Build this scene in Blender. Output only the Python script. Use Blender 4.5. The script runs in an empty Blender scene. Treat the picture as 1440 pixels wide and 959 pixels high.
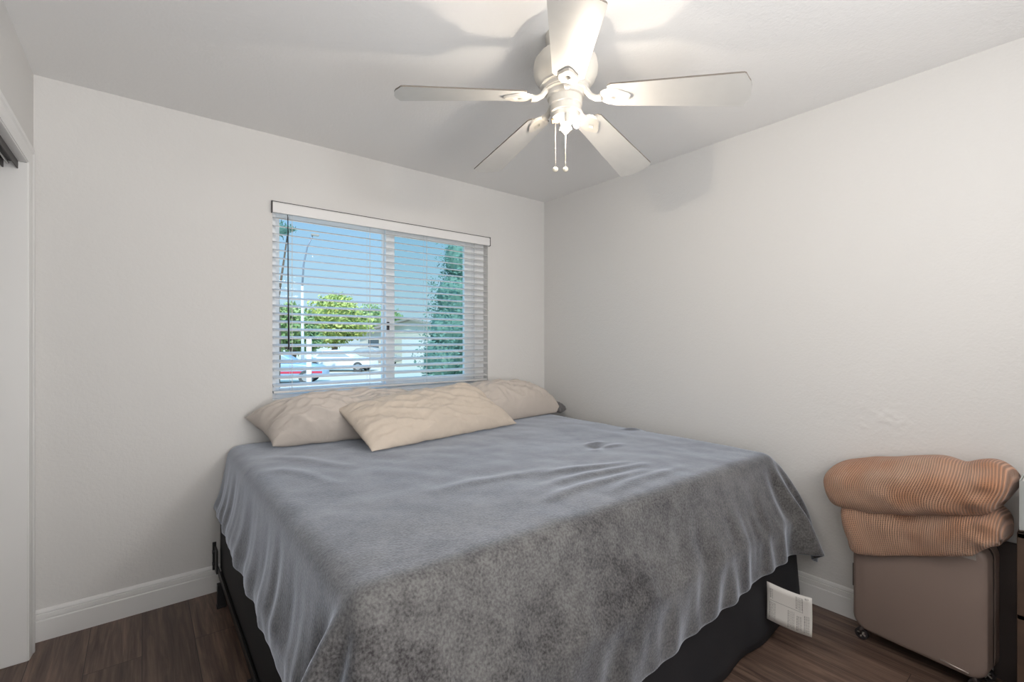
import bpy, bmesh, math, random
import numpy as np
from mathutils import Vector, Matrix, noise

random.seed(7)
C = bpy.context.scene
COL = C.collection
PI = math.pi

# ------------------------------------------------------------------ camera, world, lights, exposure
F_PX = 654.6
YAW = math.radians(38.47)
CAM_H = 1.294
cam_d = bpy.data.cameras.new('camera'); cam = bpy.data.objects.new('camera', cam_d); COL.objects.link(cam)
cam_d.sensor_fit = 'HORIZONTAL'; cam_d.sensor_width = 36.0
cam_d.lens = 36.0 * F_PX / 1440.0
cam_d.clip_start = 0.05; cam_d.clip_end = 500
cam.location = (0, 0, CAM_H)
cam.rotation_euler = (PI / 2, 0, -YAW)
C.camera = cam
C.view_settings.view_transform = 'Standard'
C.view_settings.look = 'None'
C.view_settings.gamma = 1.0
C.view_settings.use_curve_mapping = False
C.view_settings.exposure = 0.0

SKY_HIGH = 3.0       # strength of the high sky dome
SKY_LOW = 0.98
SUN = 3.6
BULB_A = 1600.0
BULB_B = 320.0
REAR_LIGHT = 17.0
SOFT = 49.0

world = bpy.data.worlds.new('world'); C.world = world; world.use_nodes = True
wn = world.node_tree; wn.nodes.clear()
wo = wn.nodes.new('ShaderNodeOutputWorld'); wb = wn.nodes.new('ShaderNodeBackground')
tc = wn.nodes.new('ShaderNodeTexCoord'); sp = wn.nodes.new('ShaderNodeSeparateXYZ')
r1 = wn.nodes.new('ShaderNodeValToRGB'); r2 = wn.nodes.new('ShaderNodeMapRange')
wn.links.new(tc.outputs['Generated'], sp.inputs[0])
wn.links.new(sp.outputs['Z'], r1.inputs[0]); wn.links.new(sp.outputs['Z'], r2.inputs[0])
e = r1.color_ramp.elements
e[0].position = 0.0; e[0].color = (0.66, 0.86, 0.97, 1)
e[1].position = 0.33; e[1].color = (0.24, 0.53, 0.90, 1)
x = e.new(0.12); x.color = (0.50, 0.76, 0.95, 1)
r2.inputs['From Min'].default_value = 0.34; r2.inputs['From Max'].default_value = 0.7
r2.inputs['To Min'].default_value = SKY_LOW; r2.inputs['To Max'].default_value = SKY_HIGH
wn.links.new(r1.outputs[0], wb.inputs[0]); wn.links.new(r2.outputs[0], wb.inputs[1])
wn.links.new(wb.outputs[0], wo.inputs[0])

sun_d = bpy.data.lights.new('sun', 'SUN'); sun = bpy.data.objects.new('sun', sun_d); COL.objects.link(sun)
sun_d.energy = SUN; sun_d.angle = math.radians(0.6); sun_d.color = (1, 0.95, 0.86)
sun.rotation_euler = Vector((0.35, 0.75, -0.95)).to_track_quat('-Z', 'Y').to_euler()

def area(name, sx, sy, w_, loc, d_, col):
    ld = bpy.data.lights.new(name, 'AREA'); lo = bpy.data.objects.new(name, ld); COL.objects.link(lo)
    ld.shape = 'RECTANGLE'; ld.size = sx; ld.size_y = sy; ld.energy = w_; ld.color = col
    lo.location = loc; lo.rotation_euler = Vector(d_).to_track_quat('-Z', 'Y').to_euler()
area('added_rear_light', 0.30, 0.35, REAR_LIGHT, (1.55, -1.0, 2.0), (-0.75, 1.0, -0.25), (1.0, 0.98, 0.96))  # unseen area light added behind the camera, aimed for the bed's wall shadow
area('added_fill_light', 1.5, 0.9, SOFT, (0.45, -0.70, 1.15), (-0.15, 0.70, 1.0), (1.0, 0.99, 0.985))  # broad upward fill added behind the camera to brighten ceiling and walls

# ------------------------------------------------------------------ room measures
XL, XR, YF, YB, ZC = -0.366, 2.603, -1.35, 2.848, 2.44   # left, right, rear, window wall, ceiling
WX0, WX1, WZ0, WZ1 = 0.566, 2.031, 0.962, 2.062           # window opening

# ------------------------------------------------------------------ material helpers
def new_mat(name):
    m = bpy.data.materials.new(name); m.use_nodes = True
    nt = m.node_tree
    return m, nt, nt.nodes['Principled BSDF']

def N(nt, kind, **kw):
    n = nt.nodes.new(kind)
    for k, v_ in kw.items(): setattr(n, k, v_)
    return n

def simple(name, col, rough=0.5, metal=0.0, bump=0, bscale=50, bdist=0.002, var=0, vscale=3, spec=None):
    m, nt, b = new_mat(name)
    b.inputs['Base Color'].default_value = (*col, 1)
    b.inputs['Roughness'].default_value = rough
    b.inputs['Metallic'].default_value = metal
    if spec is not None: b.inputs['Specular IOR Level'].default_value = spec
    t = N(nt, 'ShaderNodeTexCoord')
    if var:
        no = N(nt, 'ShaderNodeTexNoise'); no.inputs['Scale'].default_value = vscale; no.inputs['Detail'].default_value = 4
        nt.links.new(t.outputs['Object'], no.inputs['Vector'])
        mx = N(nt, 'ShaderNodeMix', data_type='RGBA')
        mx.inputs['A'].default_value = (*[c * (1 - var) for c in col], 1)
        mx.inputs['B'].default_value = (*[min(1, c * (1 + var)) for c in col], 1)
        nt.links.new(no.outputs['Fac'], mx.inputs['Factor']); nt.links.new(mx.outputs['Result'], b.inputs['Base Color'])
    if bump:
        no2 = N(nt, 'ShaderNodeTexNoise'); no2.inputs['Scale'].default_value = bscale; no2.inputs['Detail'].default_value = 3
        nt.links.new(t.outputs['Object'], no2.inputs['Vector'])
        bp = N(nt, 'ShaderNodeBump'); bp.inputs['Strength'].default_value = bump; bp.inputs['Distance'].default_value = bdist
        nt.links.new(no2.outputs['Fac'], bp.inputs['Height']); nt.links.new(bp.outputs[0], b.inputs['Normal'])
    return m

M = {}
def wall_mat(name, col):
    m, nt, b = new_mat(name)
    b.inputs['Base Color'].default_value = (*col, 1); b.inputs['Roughness'].default_value = 0.75
    b.inputs['Specular IOR Level'].default_value = 0.25
    t = N(nt, 'ShaderNodeTexCoord')
    n1 = N(nt, 'ShaderNodeTexNoise'); n1.inputs['Scale'].default_value = 95; n1.inputs['Detail'].default_value = 2
    n2 = N(nt, 'ShaderNodeTexNoise'); n2.inputs['Scale'].default_value = 30; n2.inputs['Detail'].default_value = 2
    ad = N(nt, 'ShaderNodeMath', operation='ADD')
    for n_ in (n1, n2): nt.links.new(t.outputs['Object'], n_.inputs['Vector'])
    nt.links.new(n1.outputs['Fac'], ad.inputs[0]); nt.links.new(n2.outputs['Fac'], ad.inputs[1])
    bp = N(nt, 'ShaderNodeBump'); bp.inputs['Strength'].default_value = 0.35; bp.inputs['Distance'].default_value = 0.003
    nt.links.new(ad.outputs[0], bp.inputs['Height']); nt.links.new(bp.outputs[0], b.inputs['Normal'])
    return m
M['wall'] = wall_mat('orange_peel_wall_paint', (0.70, 0.69, 0.675))
M['ceiling'] = wall_mat('ceiling_paint', (0.85, 0.845, 0.84))
M['trim'] = simple('white_trim_paint', (0.78, 0.775, 0.765), 0.4, var=0.02)
M['vinyl'] = simple('white_window_vinyl', (0.86, 0.87, 0.88), 0.35)
M['blind'] = simple('white_blind_slat', (0.69, 0.69, 0.69), 0.45)
M['valance'] = simple('white_blind_valance', (0.80, 0.795, 0.79), 0.45)
M['dark'] = simple('dark_metal_and_gap_shade', (0.05, 0.045, 0.045), 0.5, 0.3)  # track and latch metal; also stands for the shadow around the valance
M['wand'] = simple('smoked_plastic_wand', (0.035, 0.035, 0.04), 0.2)
M['cord'] = simple('white_cord', (0.7, 0.72, 0.72), 0.8)

def floor_mat():
    m, nt, b = new_mat('dark_brown_plank_floor')
    t = N(nt, 'ShaderNodeTexCoord')
    mp = N(nt, 'ShaderNodeMapping'); mp.inputs['Rotation'].default_value = (0, 0, PI / 2)
    nt.links.new(t.outputs['Object'], mp.inputs['Vector'])
    br = N(nt, 'ShaderNodeTexBrick'); br.offset = 0.37
    br.inputs['Scale'].default_value = 1.0; br.inputs['Brick Width'].default_value = 1.22; br.inputs['Row Height'].default_value = 0.18
    br.inputs['Mortar Size'].default_value = 0.0012; br.inputs['Mortar Smooth'].default_value = 0.1
    br.inputs['Color1'].default_value = (0.0, 0, 0, 1); br.inputs['Color2'].default_value = (1, 1, 1, 1)
    br.inputs['Mortar'].default_value = (0.5, 0.5, 0.5, 1)
    nt.links.new(mp.outputs[0], br.inputs['Vector'])
    # grain, shifted per plank
    sh = N(nt, 'ShaderNodeVectorMath', operation='MULTIPLY_ADD')
    nt.links.new(br.outputs['Color'], sh.inputs[0]); sh.inputs[1].default_value = (3, 7, 5)
    nt.links.new(mp.outputs[0], sh.inputs[2])
    st = N(nt, 'ShaderNodeMapping'); st.inputs['Scale'].default_value = (1.6, 22, 1)
    nt.links.new(sh.outputs[0], st.inputs['Vector'])
    g = N(nt, 'ShaderNodeTexNoise'); g.inputs['Scale'].default_value = 1.6; g.inputs['Detail'].default_value = 7; g.inputs['Roughness'].default_value = 0.62
    g.inputs['Distortion'].default_value = 0.7
    nt.links.new(st.outputs[0], g.inputs['Vector'])
    st2 = N(nt, 'ShaderNodeMapping'); st2.inputs['Scale'].default_value = (3, 120, 1)
    nt.links.new(sh.outputs[0], st2.inputs['Vector'])
    g2 = N(nt, 'ShaderNodeTexNoise'); g2.inputs['Scale'].default_value = 1.5; g2.inputs['Detail'].default_value = 3
    nt.links.new(st2.outputs[0], g2.inputs['Vector'])
    cr = N(nt, 'ShaderNodeValToRGB')
    el = cr.color_ramp.elements
    el[0].position = 0.30; el[0].color = (0.050, 0.030, 0.023, 1)
    el[1].position = 0.72; el[1].color = (0.190, 0.125, 0.094, 1)
    k = el.new(0.5); k.color = (0.105, 0.067, 0.051, 1)
    ad = N(nt, 'ShaderNodeMath', operation='MULTIPLY_ADD'); ad.inputs[1].default_value = 0.3
    nt.links.new(g2.outputs['Fac'], ad.inputs[0])
    sb = N(nt, 'ShaderNodeMath', operation='SUBTRACT'); sb.inputs[1].default_value = 0.15
    nt.links.new(g.outputs['Fac'], sb.inputs[0]); nt.links.new(sb.outputs[0], ad.inputs[2])
    nt.links.new(ad.outputs[0], cr.inputs[0])
    # plank tone
    tone = N(nt, 'ShaderNodeMapRange'); tone.inputs['To Min'].default_value = 0.85; tone.inputs['To Max'].default_value = 1.25
    nt.links.new(br.outputs['Color'], tone.inputs[0])
    mu = N(nt, 'ShaderNodeVectorMath', operation='SCALE')
    nt.links.new(cr.outputs[0], mu.inputs[0]); nt.links.new(tone.outputs[0], mu.inputs['Scale'])
    mx = N(nt, 'ShaderNodeMix', data_type='RGBA'); mx.inputs['B'].default_value = (0.012, 0.008, 0.007, 1)
    nt.links.new(br.outputs['Fac'], mx.inputs['Factor']); nt.links.new(mu.outputs[0], mx.inputs['A'])
    nt.links.new(mx.outputs['Result'], b.inputs['Base Color'])
    b.inputs['Roughness'].default_value = 0.42
    bp = N(nt, 'ShaderNodeBump'); bp.inputs['Strength'].default_value = 0.25; bp.inputs['Distance'].default_value = 0.002
    nt.links.new(g2.outputs['Fac'], bp.inputs['Height']); nt.links.new(bp.outputs[0], b.inputs['Normal'])
    return m
M['floor'] = floor_mat()

def glass_mat(name, tint, gloss=0.004):
    m = bpy.data.materials.new(name); m.use_nodes = True; nt = m.node_tree; nt.nodes.clear()
    o = N(nt, 'ShaderNodeOutputMaterial'); t = N(nt, 'ShaderNodeBsdfTransparent'); g = N(nt, 'ShaderNodeBsdfGlossy'); mx = N(nt, 'ShaderNodeMixShader')
    t.inputs[0].default_value = (*tint, 1); g.inputs['Roughness'].default_value = 0.02; mx.inputs[0].default_value = gloss
    nt.links.new(t.outputs[0], mx.inputs[1]); nt.links.new(g.outputs[0], mx.inputs[2]); nt.links.new(mx.outputs[0], o.inputs[0])
    return m
M['glass'] = glass_mat('window_glass', (0.96, 0.98, 0.98))
M['glass_screen'] = glass_mat('window_glass_with_screen', (0.84, 0.90, 0.89), 0.004)

def blanket_mat():
    m, nt, b = new_mat('grey_plush_fleece')
    t = N(nt, 'ShaderNodeTexCoord')
    a = N(nt, 'ShaderNodeTexNoise'); a.inputs['Scale'].default_value = 2.6; a.inputs['Detail'].default_value = 3; a.inputs['Distortion'].default_value = 1.2
    c2 = N(nt, 'ShaderNodeTexNoise'); c2.inputs['Scale'].default_value = 150; c2.inputs['Detail'].default_value = 3
    d = N(nt, 'ShaderNodeTexNoise'); d.inputs['Scale'].default_value = 22; d.inputs['Detail'].default_value = 5; d.inputs['Roughness'].default_value = 0.7
    for q in (a, c2, d): nt.links.new(t.outputs['Object'], q.inputs['Vector'])
    s1 = N(nt, 'ShaderNodeMath', operation='MULTIPLY_ADD'); s1.inputs[1].default_value = 0.48; 
    nt.links.new(a.outputs['Fac'], s1.inputs[0])
    s2 = N(nt, 'ShaderNodeMath', operation='MULTIPLY'); s2.inputs[1].default_value = 0.60
    nt.links.new(c2.outputs['Fac'], s2.inputs[0])
    s3 = N(nt, 'ShaderNodeMath', operation='MULTIPLY_ADD'); s3.inputs[1].default_value = 0.45
    nt.links.new(d.outputs['Fac'], s3.inputs[0]); nt.links.new(s2.outputs[0], s3.inputs[2]); nt.links.new(s3.outputs[0], s1.inputs[2])
    cr = N(nt, 'ShaderNodeValToRGB'); el = cr.color_ramp.elements
    el[0].position = 0.57; el[0].color = (0.028, 0.025, 0.026, 1)
    el[1].position = 0.93; el[1].color = (0.145, 0.142, 0.140, 1)
    nt.links.new(s1.outputs[0], cr.inputs[0]); nt.links.new(cr.outputs[0], b.inputs['Base Color'])
    b.inputs['Roughness'].default_value = 0.95; b.inputs['Specular IOR Level'].default_value = 0.1
    b.inputs['Sheen Weight'].default_value = 1.0; b.inputs['Sheen Roughness'].default_value = 0.42
    b.inputs['Sheen Tint'].default_value = (0.80, 0.87, 1.0, 1)  # blue tint puts window daylight on the bed top into the sheen
    bp = N(nt, 'ShaderNodeBump'); bp.inputs['Strength'].default_value = 0.5; bp.inputs['Distance'].default_value = 0.003
    nt.links.new(s3.outputs[0], bp.inputs['Height']); nt.links.new(bp.outputs[0], b.inputs['Normal'])
    return m
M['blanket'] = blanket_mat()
M['mattress'] = simple('white_mattress_ticking', (0.6, 0.6, 0.6), 0.9, bump=0.3, bscale=120)
M['black_fabric'] = simple('black_box_spring_fabric', (0.011, 0.011, 0.013), 0.8, bump=0.4, bscale=400, bdist=0.0008, var=0.3, vscale=6)
M['black_skirt'] = simple('black_skirt_fabric', (0.012, 0.0125, 0.016), 0.7, bump=0.4, bscale=300, bdist=0.0008)
M['frame_metal'] = simple('black_powder_coated_steel', (0.035, 0.035, 0.037), 0.4, 0.5)
def cloth_mat(name, col, wr=10, bd=0.006, var=0.06):
    m, nt, b = new_mat(name)
    t = N(nt, 'ShaderNodeTexCoord')
    n1 = N(nt, 'ShaderNodeTexNoise'); n1.inputs['Scale'].default_value = wr; n1.inputs['Detail'].default_value = 4; n1.inputs['Distortion'].default_value = 1.6
    n2 = N(nt, 'ShaderNodeTexNoise'); n2.inputs['Scale'].default_value = 500
    for q in (n1, n2): nt.links.new(t.outputs['Object'], q.inputs['Vector'])
    ab = N(nt, 'ShaderNodeMath', operation='MULTIPLY_ADD'); ab.inputs[1].default_value = 0.05
    nt.links.new(n2.outputs['Fac'], ab.inputs[0]); nt.links.new(n1.outputs['Fac'], ab.inputs[2])
    bp = N(nt, 'ShaderNodeBump'); bp.inputs['Strength'].default_value = 0.5; bp.inputs['Distance'].default_value = bd
    nt.links.new(ab.outputs[0], bp.inputs['Height']); nt.links.new(bp.outputs[0], b.inputs['Normal'])
    mx = N(nt, 'ShaderNodeMix', data_type='RGBA')
    mx.inputs['A'].default_value = (*[c * (1 - var) for c in col], 1); mx.inputs['B'].default_value = (*[c * (1 + var) for c in col], 1)
    nt.links.new(n1.outputs['Fac'], mx.inputs['Factor']); nt.links.new(mx.outputs['Result'], b.inputs['Base Color'])
    b.inputs['Roughness'].default_value = 0.85; b.inputs['Sheen Weight'].default_value = 0.15; b.inputs['Specular IOR Level'].default_value = 0.2
    return m
M['pillow_a'] = cloth_mat('cream_pillowcase', (0.56, 0.505, 0.46))
M['pillow_b'] = cloth_mat('beige_pillowcase', (0.60, 0.52, 0.44), 12, 0.008)
M['pillow_c'] = cloth_mat('pale_beige_pillowcase', (0.56, 0.50, 0.45))
M['grey_hem'] = cloth_mat('grey_pillowcase_hem', (0.13, 0.125, 0.125))

def knit_mat():
    m, nt, b = new_mat('orange_waffle_knit')
    uv = N(nt, 'ShaderNodeUVMap')
    sx = N(nt, 'ShaderNodeSeparateXYZ'); nt.links.new(uv.outputs[0], sx.inputs[0])
    def sine(o, f):
        a = N(nt, 'ShaderNodeMath', operation='MULTIPLY'); a.inputs[1].default_value = f; nt.links.new(o, a.inputs[0])
        s = N(nt, 'ShaderNodeMath', operation='SINE'); nt.links.new(a.outputs[0], s.inputs[0])
        p = N(nt, 'ShaderNodeMath', operation='MULTIPLY_ADD'); p.inputs[1].default_value = 0.5; p.inputs[2].default_value = 0.5
        nt.links.new(s.outputs[0], p.inputs[0]); return p.outputs[0]
    W_ = 2 * PI / 0.0088
    su = sine(sx.outputs['X'], W_); sv = sine(sx.outputs['Y'], 2 * PI / 0.0075)
    mxm = N(nt, 'ShaderNodeMath', operation='MAXIMUM')
    m2 = N(nt, 'ShaderNodeMath', operation='MULTIPLY'); m2.inputs[1].default_value = 0.72
    nt.links.new(sv, m2.inputs[0]); nt.links.new(su, mxm.inputs[0]); nt.links.new(m2.outputs[0], mxm.inputs[1])
    t = N(nt, 'ShaderNodeTexCoord'); no = N(nt, 'ShaderNodeTexNoise'); no.inputs['Scale'].default_value = 4.5; no.inputs['Detail'].default_value = 2
    nt.links.new(t.outputs['Object'], no.inputs['Vector'])
    base = N(nt, 'ShaderNodeValToRGB'); el = base.color_ramp.elements
    el[0].position = 0.38; el[0].color = (0.50, 0.225, 0.115, 1); el[1].position = 0.62; el[1].color = (0.56, 0.34, 0.235, 1)
    nt.links.new(no.outputs['Fac'], base.inputs[0])
    rr = N(nt, 'ShaderNodeMapRange'); rr.inputs['From Min'].default_value = 0.2; rr.inputs['From Max'].default_value = 0.9
    rr.inputs['To Min'].default_value = 0.45; rr.inputs['To Max'].default_value = 1.1
    nt.links.new(mxm.outputs[0], rr.inputs[0])
    sc = N(nt, 'ShaderNodeVectorMath', operation='SCALE'); nt.links.new(base.outputs[0], sc.inputs[0]); nt.links.new(rr.outputs[0], sc.inputs['Scale'])
    nt.links.new(sc.outputs[0], b.inputs['Base Color'])
    bp = N(nt, 'ShaderNodeBump'); bp.inputs['Strength'].default_value = 0.9; bp.inputs['Distance'].default_value = 0.004
    nt.links.new(mxm.outputs[0], bp.inputs['Height']); nt.links.new(bp.outputs[0], b.inputs['Normal'])
    b.inputs['Roughness'].default_value = 0.95; b.inputs['Sheen Weight'].default_value = 0.3; b.inputs['Specular IOR Level'].default_value = 0.1
    return m
M['knit'] = knit_mat()
M['case'] = simple('taupe_hard_shell', (0.245, 0.185, 0.160), 0.38, bump=0.15, bscale=350, bdist=0.0004)
M['case_light'] = simple('pale_taupe_panel', (0.40, 0.36, 0.33), 0.5)
M['case_dark'] = simple('dark_brown_case_liner', (0.045, 0.033, 0.030), 0.6)
M['rubber'] = simple('dark_wheel_rubber', (0.03, 0.025, 0.027), 0.6)
M['rack_wood'] = simple('dark_brown_rack_wood', (0.075, 0.045, 0.03), 0.5, var=0.5, vscale=14)
M['fan_white'] = simple('cream_white_fan_enamel', (0.64, 0.61, 0.555), 0.34)
M['blade'] = simple('fan_blade_white', (0.57, 0.565, 0.55), 0.38, var=0.05, vscale=20)
M['blade_edge'] = simple('fan_blade_shaded_edge', (0.16, 0.14, 0.12), 0.8)  # dark rim colour stands for the shadow along the blade edges
M['brass'] = simple('dull_socket_brown', (0.20, 0.13, 0.07), 0.5)
M['label'] = simple('cream_paper_label', (0.66, 0.64, 0.61), 0.7)
M['ink'] = simple('grey_label_ink', (0.13, 0.13, 0.13), 0.8)
def emit(name, col, s):
    m = bpy.data.materials.new(name); m.use_nodes = True; nt = m.node_tree; nt.nodes.clear()
    o = N(nt, 'ShaderNodeOutputMaterial'); em = N(nt, 'ShaderNodeEmission'); em.inputs[0].default_value = (*col, 1); em.inputs[1].default_value = s
    nt.links.new(em.outputs[0], o.inputs[0]); return m
M['bulb_a'] = emit('lit_bulb', (1, 0.87, 0.71), BULB_A)
M['bulb_b'] = emit('lit_bulb_dimmer', (1, 0.87, 0.71), BULB_B)

# ------------------------------------------------------------------ object helpers
ORG = {}
def tag(o, label=None, cat=None, group=None, kind=None):
    if label: o['label'] = label
    if cat: o['category'] = cat
    if group: o['group'] = group
    if kind: o['kind'] = kind
    return o

def empty(name, loc, label=None, cat=None, group=None):
    o = bpy.data.objects.new(name, None); COL.objects.link(o); o.location = loc; o.empty_display_size = 0.1
    ORG[o.name] = Vector(loc)
    return tag(o, label, cat, group)

class MB:
    def __init__(s): s.bm = bmesh.new(); s.uv = None
    def box(s, x0, x1, y0, y1, z0, z1, rot=0, piv=None, mi=0):
        vs = [(x, y, z) for x in (x0, x1) for y in (y0, y1) for z in (z0, z1)]
        if rot:
            p = Vector(piv) if piv else Vector(((x0 + x1) / 2, (y0 + y1) / 2, 0))
            R = Matrix.Rotation(rot, 3, 'Z'); vs = [tuple(R @ (Vector(v_) - Vector((p.x, p.y, 0))) + Vector((p.x, p.y, 0))) for v_ in vs]
        v_ = [s.bm.verts.new(q) for q in vs]
        for f in ((0, 1, 3, 2), (4, 6, 7, 5), (0, 4, 5, 1), (2, 3, 7, 6), (0, 2, 6, 4), (1, 5, 7, 3)):
            fc = s.bm.faces.new([v_[i] for i in f]); fc.material_index = mi
        return s
    def prism(s, pts, axis, a0, a1):
        # pts: 2D outline extruded along axis ('x','y','z') from a0 to a1
        def mk(p, a):
            return {'x': (a, p[0], p[1]), 'y': (p[0], a, p[1]), 'z': (p[0], p[1], a)}[axis]
        A = [s.bm.verts.new(mk(p, a0)) for p in pts]; B = [s.bm.verts.new(mk(p, a1)) for p in pts]
        s.bm.faces.new(A); s.bm.faces.new(B[::-1])
        n = len(pts)
        for i in range(n): s.bm.faces.new((A[i], A[(i + 1) % n], B[(i + 1) % n], B[i]))
        return s
    def lathe(s, prof, c, n=32, cap=True):
        rings = []
        for r_, z in prof:
            rings.append([s.bm.verts.new((c[0] + r_ * math.cos(2 * PI * i / n), c[1] + r_ * math.sin(2 * PI * i / n), z)) for i in range(n)])
        for a, b in zip(rings, rings[1:]):
            for i in range(n): s.bm.faces.new((a[i], a[(i + 1) % n], b[(i + 1) % n], b[i]))
        if cap: s.bm.faces.new(rings[0][::-1]); s.bm.faces.new(rings[-1])
        return s
    def tube(s, path, r_, n=8, cap=True):
        path = [Vector(p) for p in path]; rings = []
        rs = r_ if isinstance(r_, (list, tuple)) else [r_] * len(path)
        up = Vector((0, 0, 1))
        prev = None
        for i, p in enumerate(path):
            d = (path[min(i + 1, len(path) - 1)] - path[max(i - 1, 0)]).normalized()
            a = d.cross(up)
            if a.length < 0.05: a = d.cross(Vector((1, 0, 0)))
            a.normalize()
            if prev is not None and prev.dot(a) < 0: a = -a
            prev = a
            b = d.cross(a).normalized()
            rings.append([s.bm.verts.new(p + (a * math.cos(2 * PI * k / n) + b * math.sin(2 * PI * k / n)) * rs[i]) for k in range(n)])
        for a, b in zip(rings, rings[1:]):
            for i in range(n): s.bm.faces.new((a[i], a[(i + 1) % n], b[(i + 1) % n], b[i]))
        if cap: s.bm.faces.new(rings[0][::-1]); s.bm.faces.new(rings[-1])
        return s
    def ball(s, c, r_, n=16, sz=1.0):
        bmesh.ops.create_uvsphere(s.bm, u_segments=n, v_segments=n // 2 + 2, radius=r_, matrix=Matrix.Translation(c) @ Matrix.Diagonal((1, 1, sz, 1)))
        return s
    def build(s, name, mat, parent=None, smooth=False, bevel=0, seg=2, sub=0, solid=0, autosmooth=None):
        bmesh.ops.recalc_face_normals(s.bm, faces=s.bm.faces[:])
        if parent is not None:
            o_ = ORG[parent.name]
            bmesh.ops.translate(s.bm, vec=-o_, verts=s.bm.verts[:])
        me = bpy.data.meshes.new(name); s.bm.to_mesh(me); s.bm.free()
        ob = bpy.data.objects.new(name, me); COL.objects.link(ob)
        for m_ in (mat if isinstance(mat, (list, tuple)) else [mat]): me.materials.append(m_)
        if parent is not None: ob.parent = parent; ORG[ob.name] = ORG[parent.name]
        else: ORG[ob.name] = Vector((0, 0, 0))
        if smooth:
            for p in me.polygons: p.use_smooth = True
        if solid:
            q = ob.modifiers.new('solid', 'SOLIDIFY'); q.thickness = solid; q.offset = 0
        if bevel:
            q = ob.modifiers.new('bevel', 'BEVEL'); q.width = bevel; q.segments = seg; q.limit_method = 'ANGLE'; q.angle_limit = math.radians(35)
            q.harden_normals = False
        if sub:
            q = ob.modifiers.new('sub', 'SUBSURF'); q.levels = sub; q.render_levels = sub
        if smooth and autosmooth:
            q = ob.modifiers.new('es', 'EDGE_SPLIT'); q.split_angle = math.radians(autosmooth)
        return ob

def struct(name, mb, mat, parent=None, **kw):
    o = mb.build(name, mat, parent, **kw)
    if parent is None: o['kind'] = 'structure'
    return o

# ------------------------------------------------------------------ room shell
T = 0.14
struct('floor', MB().box(XL - 0.9, XR + T, YF - T, YB + T, -0.1, 0), M['floor'])
struct('ceiling', MB().box(XL - 0.9, XR + T, YF - T, YB + T, ZC, ZC + 0.12), M['ceiling'])
# window wall with its opening (split at the opening, one mesh)
w = MB()
w.box(XL - 0.9, WX0, YB, YB + T, 0, ZC); w.box(WX1, XR + T, YB, YB + T, 0, ZC)
w.box(WX0, WX1, YB, YB + T, 0, WZ0); w.box(WX0, WX1, YB, YB + T, WZ1, ZC)
struct('wall_back', w, M['wall'])

# right wall, with a patched and dented spot in the plaster above the suitcase
def right_wall():
    bm = bmesh.new()
    ny, nz = 110, 80
    Y0, Y1, Z0, Z1 = 0.35, 1.05, 0.70, 1.25
    ys = [YF - T, -0.1] + [Y0 + (Y1 - Y0) * i / ny for i in range(ny + 1)] + [YB]
    zs = [0.0, 0.4] + [Z0 + (Z1 - Z0) * i / nz for i in range(nz + 1)] + [1.8, ZC]
    grid = []
    for y in ys:
        row = []
        for z in zs:
            d = 0
            if Y0 < y < Y1 and Z0 < z < Z1:
                m_ = math.exp(-(((y - 0.60) / 0.13) ** 2 + ((z - 0.93) / 0.085) ** 2) * 1.2)
                n_ = noise.noise(Vector((y * 14, z * 22, 2.1))) + 0.6 * noise.noise(Vector((y * 45, z * 55, 7)))
                d = m_ * max(0, n_ - 0.08) * 0.006
            row.append(bm.verts.new((XR - d, y, z)))
        grid.append(row)
    for i in range(len(ys) - 1):
        for j in range(len(zs) - 1):
            bm.faces.new((grid[i][j], grid[i][j + 1], grid[i + 1][j + 1], grid[i + 1][j]))
    q = MB(); q.bm.free(); q.bm = bm
    q.box(XR + 0.012, XR + T, YF - T, YB, 0, ZC)
    return q
struct('wall_right', right_wall(), M['wall'], smooth=True, autosmooth=40)

# rear wall behind the camera
struct('wall_front', MB().box(XL - 0.9, XR + T, YF - T, YF, 0, ZC), M['wall'])
# left wall with closet opening: jamb at CY1, header at CZ
CY0, CY1, CZ = 0.75, 2.690, 2.014
w = MB()
w.box(XL - T + 0.02, XL, CY1 + 0.012, YB, 0, ZC)
w.box(XL - T + 0.02, XL, CY0 - 0.012, CY1 + 0.012, CZ + 0.012, ZC)
w.box(XL - T + 0.02, XL, YF, CY0 - 0.012, 0, ZC)
struct('wall_left', w, M['wall'])
struct('wall_closet', MB().box(XL - 0.9, XL - 0.78, YF, YB, 0, ZC), M['wall'])
# closet jamb lining (a wrapped board) and casing
struct('trim_1', MB().box(XL - T + 0.02, XL + 0.004, CY1, CY1 + 0.012, 0, CZ).box(XL - T + 0.02, XL + 0.004, CY0, CY1, CZ, CZ + 0.012)
       .box(XL - T + 0.02, XL + 0.004, CY0 - 0.012, CY0, 0, CZ), M['trim'], bevel=0.002)
def casing(cw=0.082):
    q = MB()
    # profile across the width: (distance from opening edge, projection)
    pr = [(0.004, 0), (0.004, 0.007), (0.018, 0.010), (0.05, 0.012), (0.058, 0.016), (0.070, 0.0165), (cw, 0.012), (cw, 0)]
    bm = q.bm
    def ring(yf, zf):
        return [bm.verts.new((XL + p, *f)) for p, f in ((p_, (yf(d_), zf(d_))) for d_, p_ in pr)]
    A = ring(lambda d: CY1 + d, lambda d: 0.0)
    B = ring(lambda d: CY1 + d, lambda d: CZ + d)
    Cc = ring(lambda d: CY0 - d, lambda d: CZ + d)
    D = ring(lambda d: CY0 - d, lambda d: 0.0)
    n = len(pr)
    for P, Q in ((A, B), (B, Cc), (Cc, D)):
        for i in range(n): bm.faces.new((P[i], P[(i + 1) % n], Q[(i + 1) % n], Q[i]))
    bm.faces.new(A[::-1]); bm.faces.new(D)
    return q
struct('trim_2', casing(), M['trim'])
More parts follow.
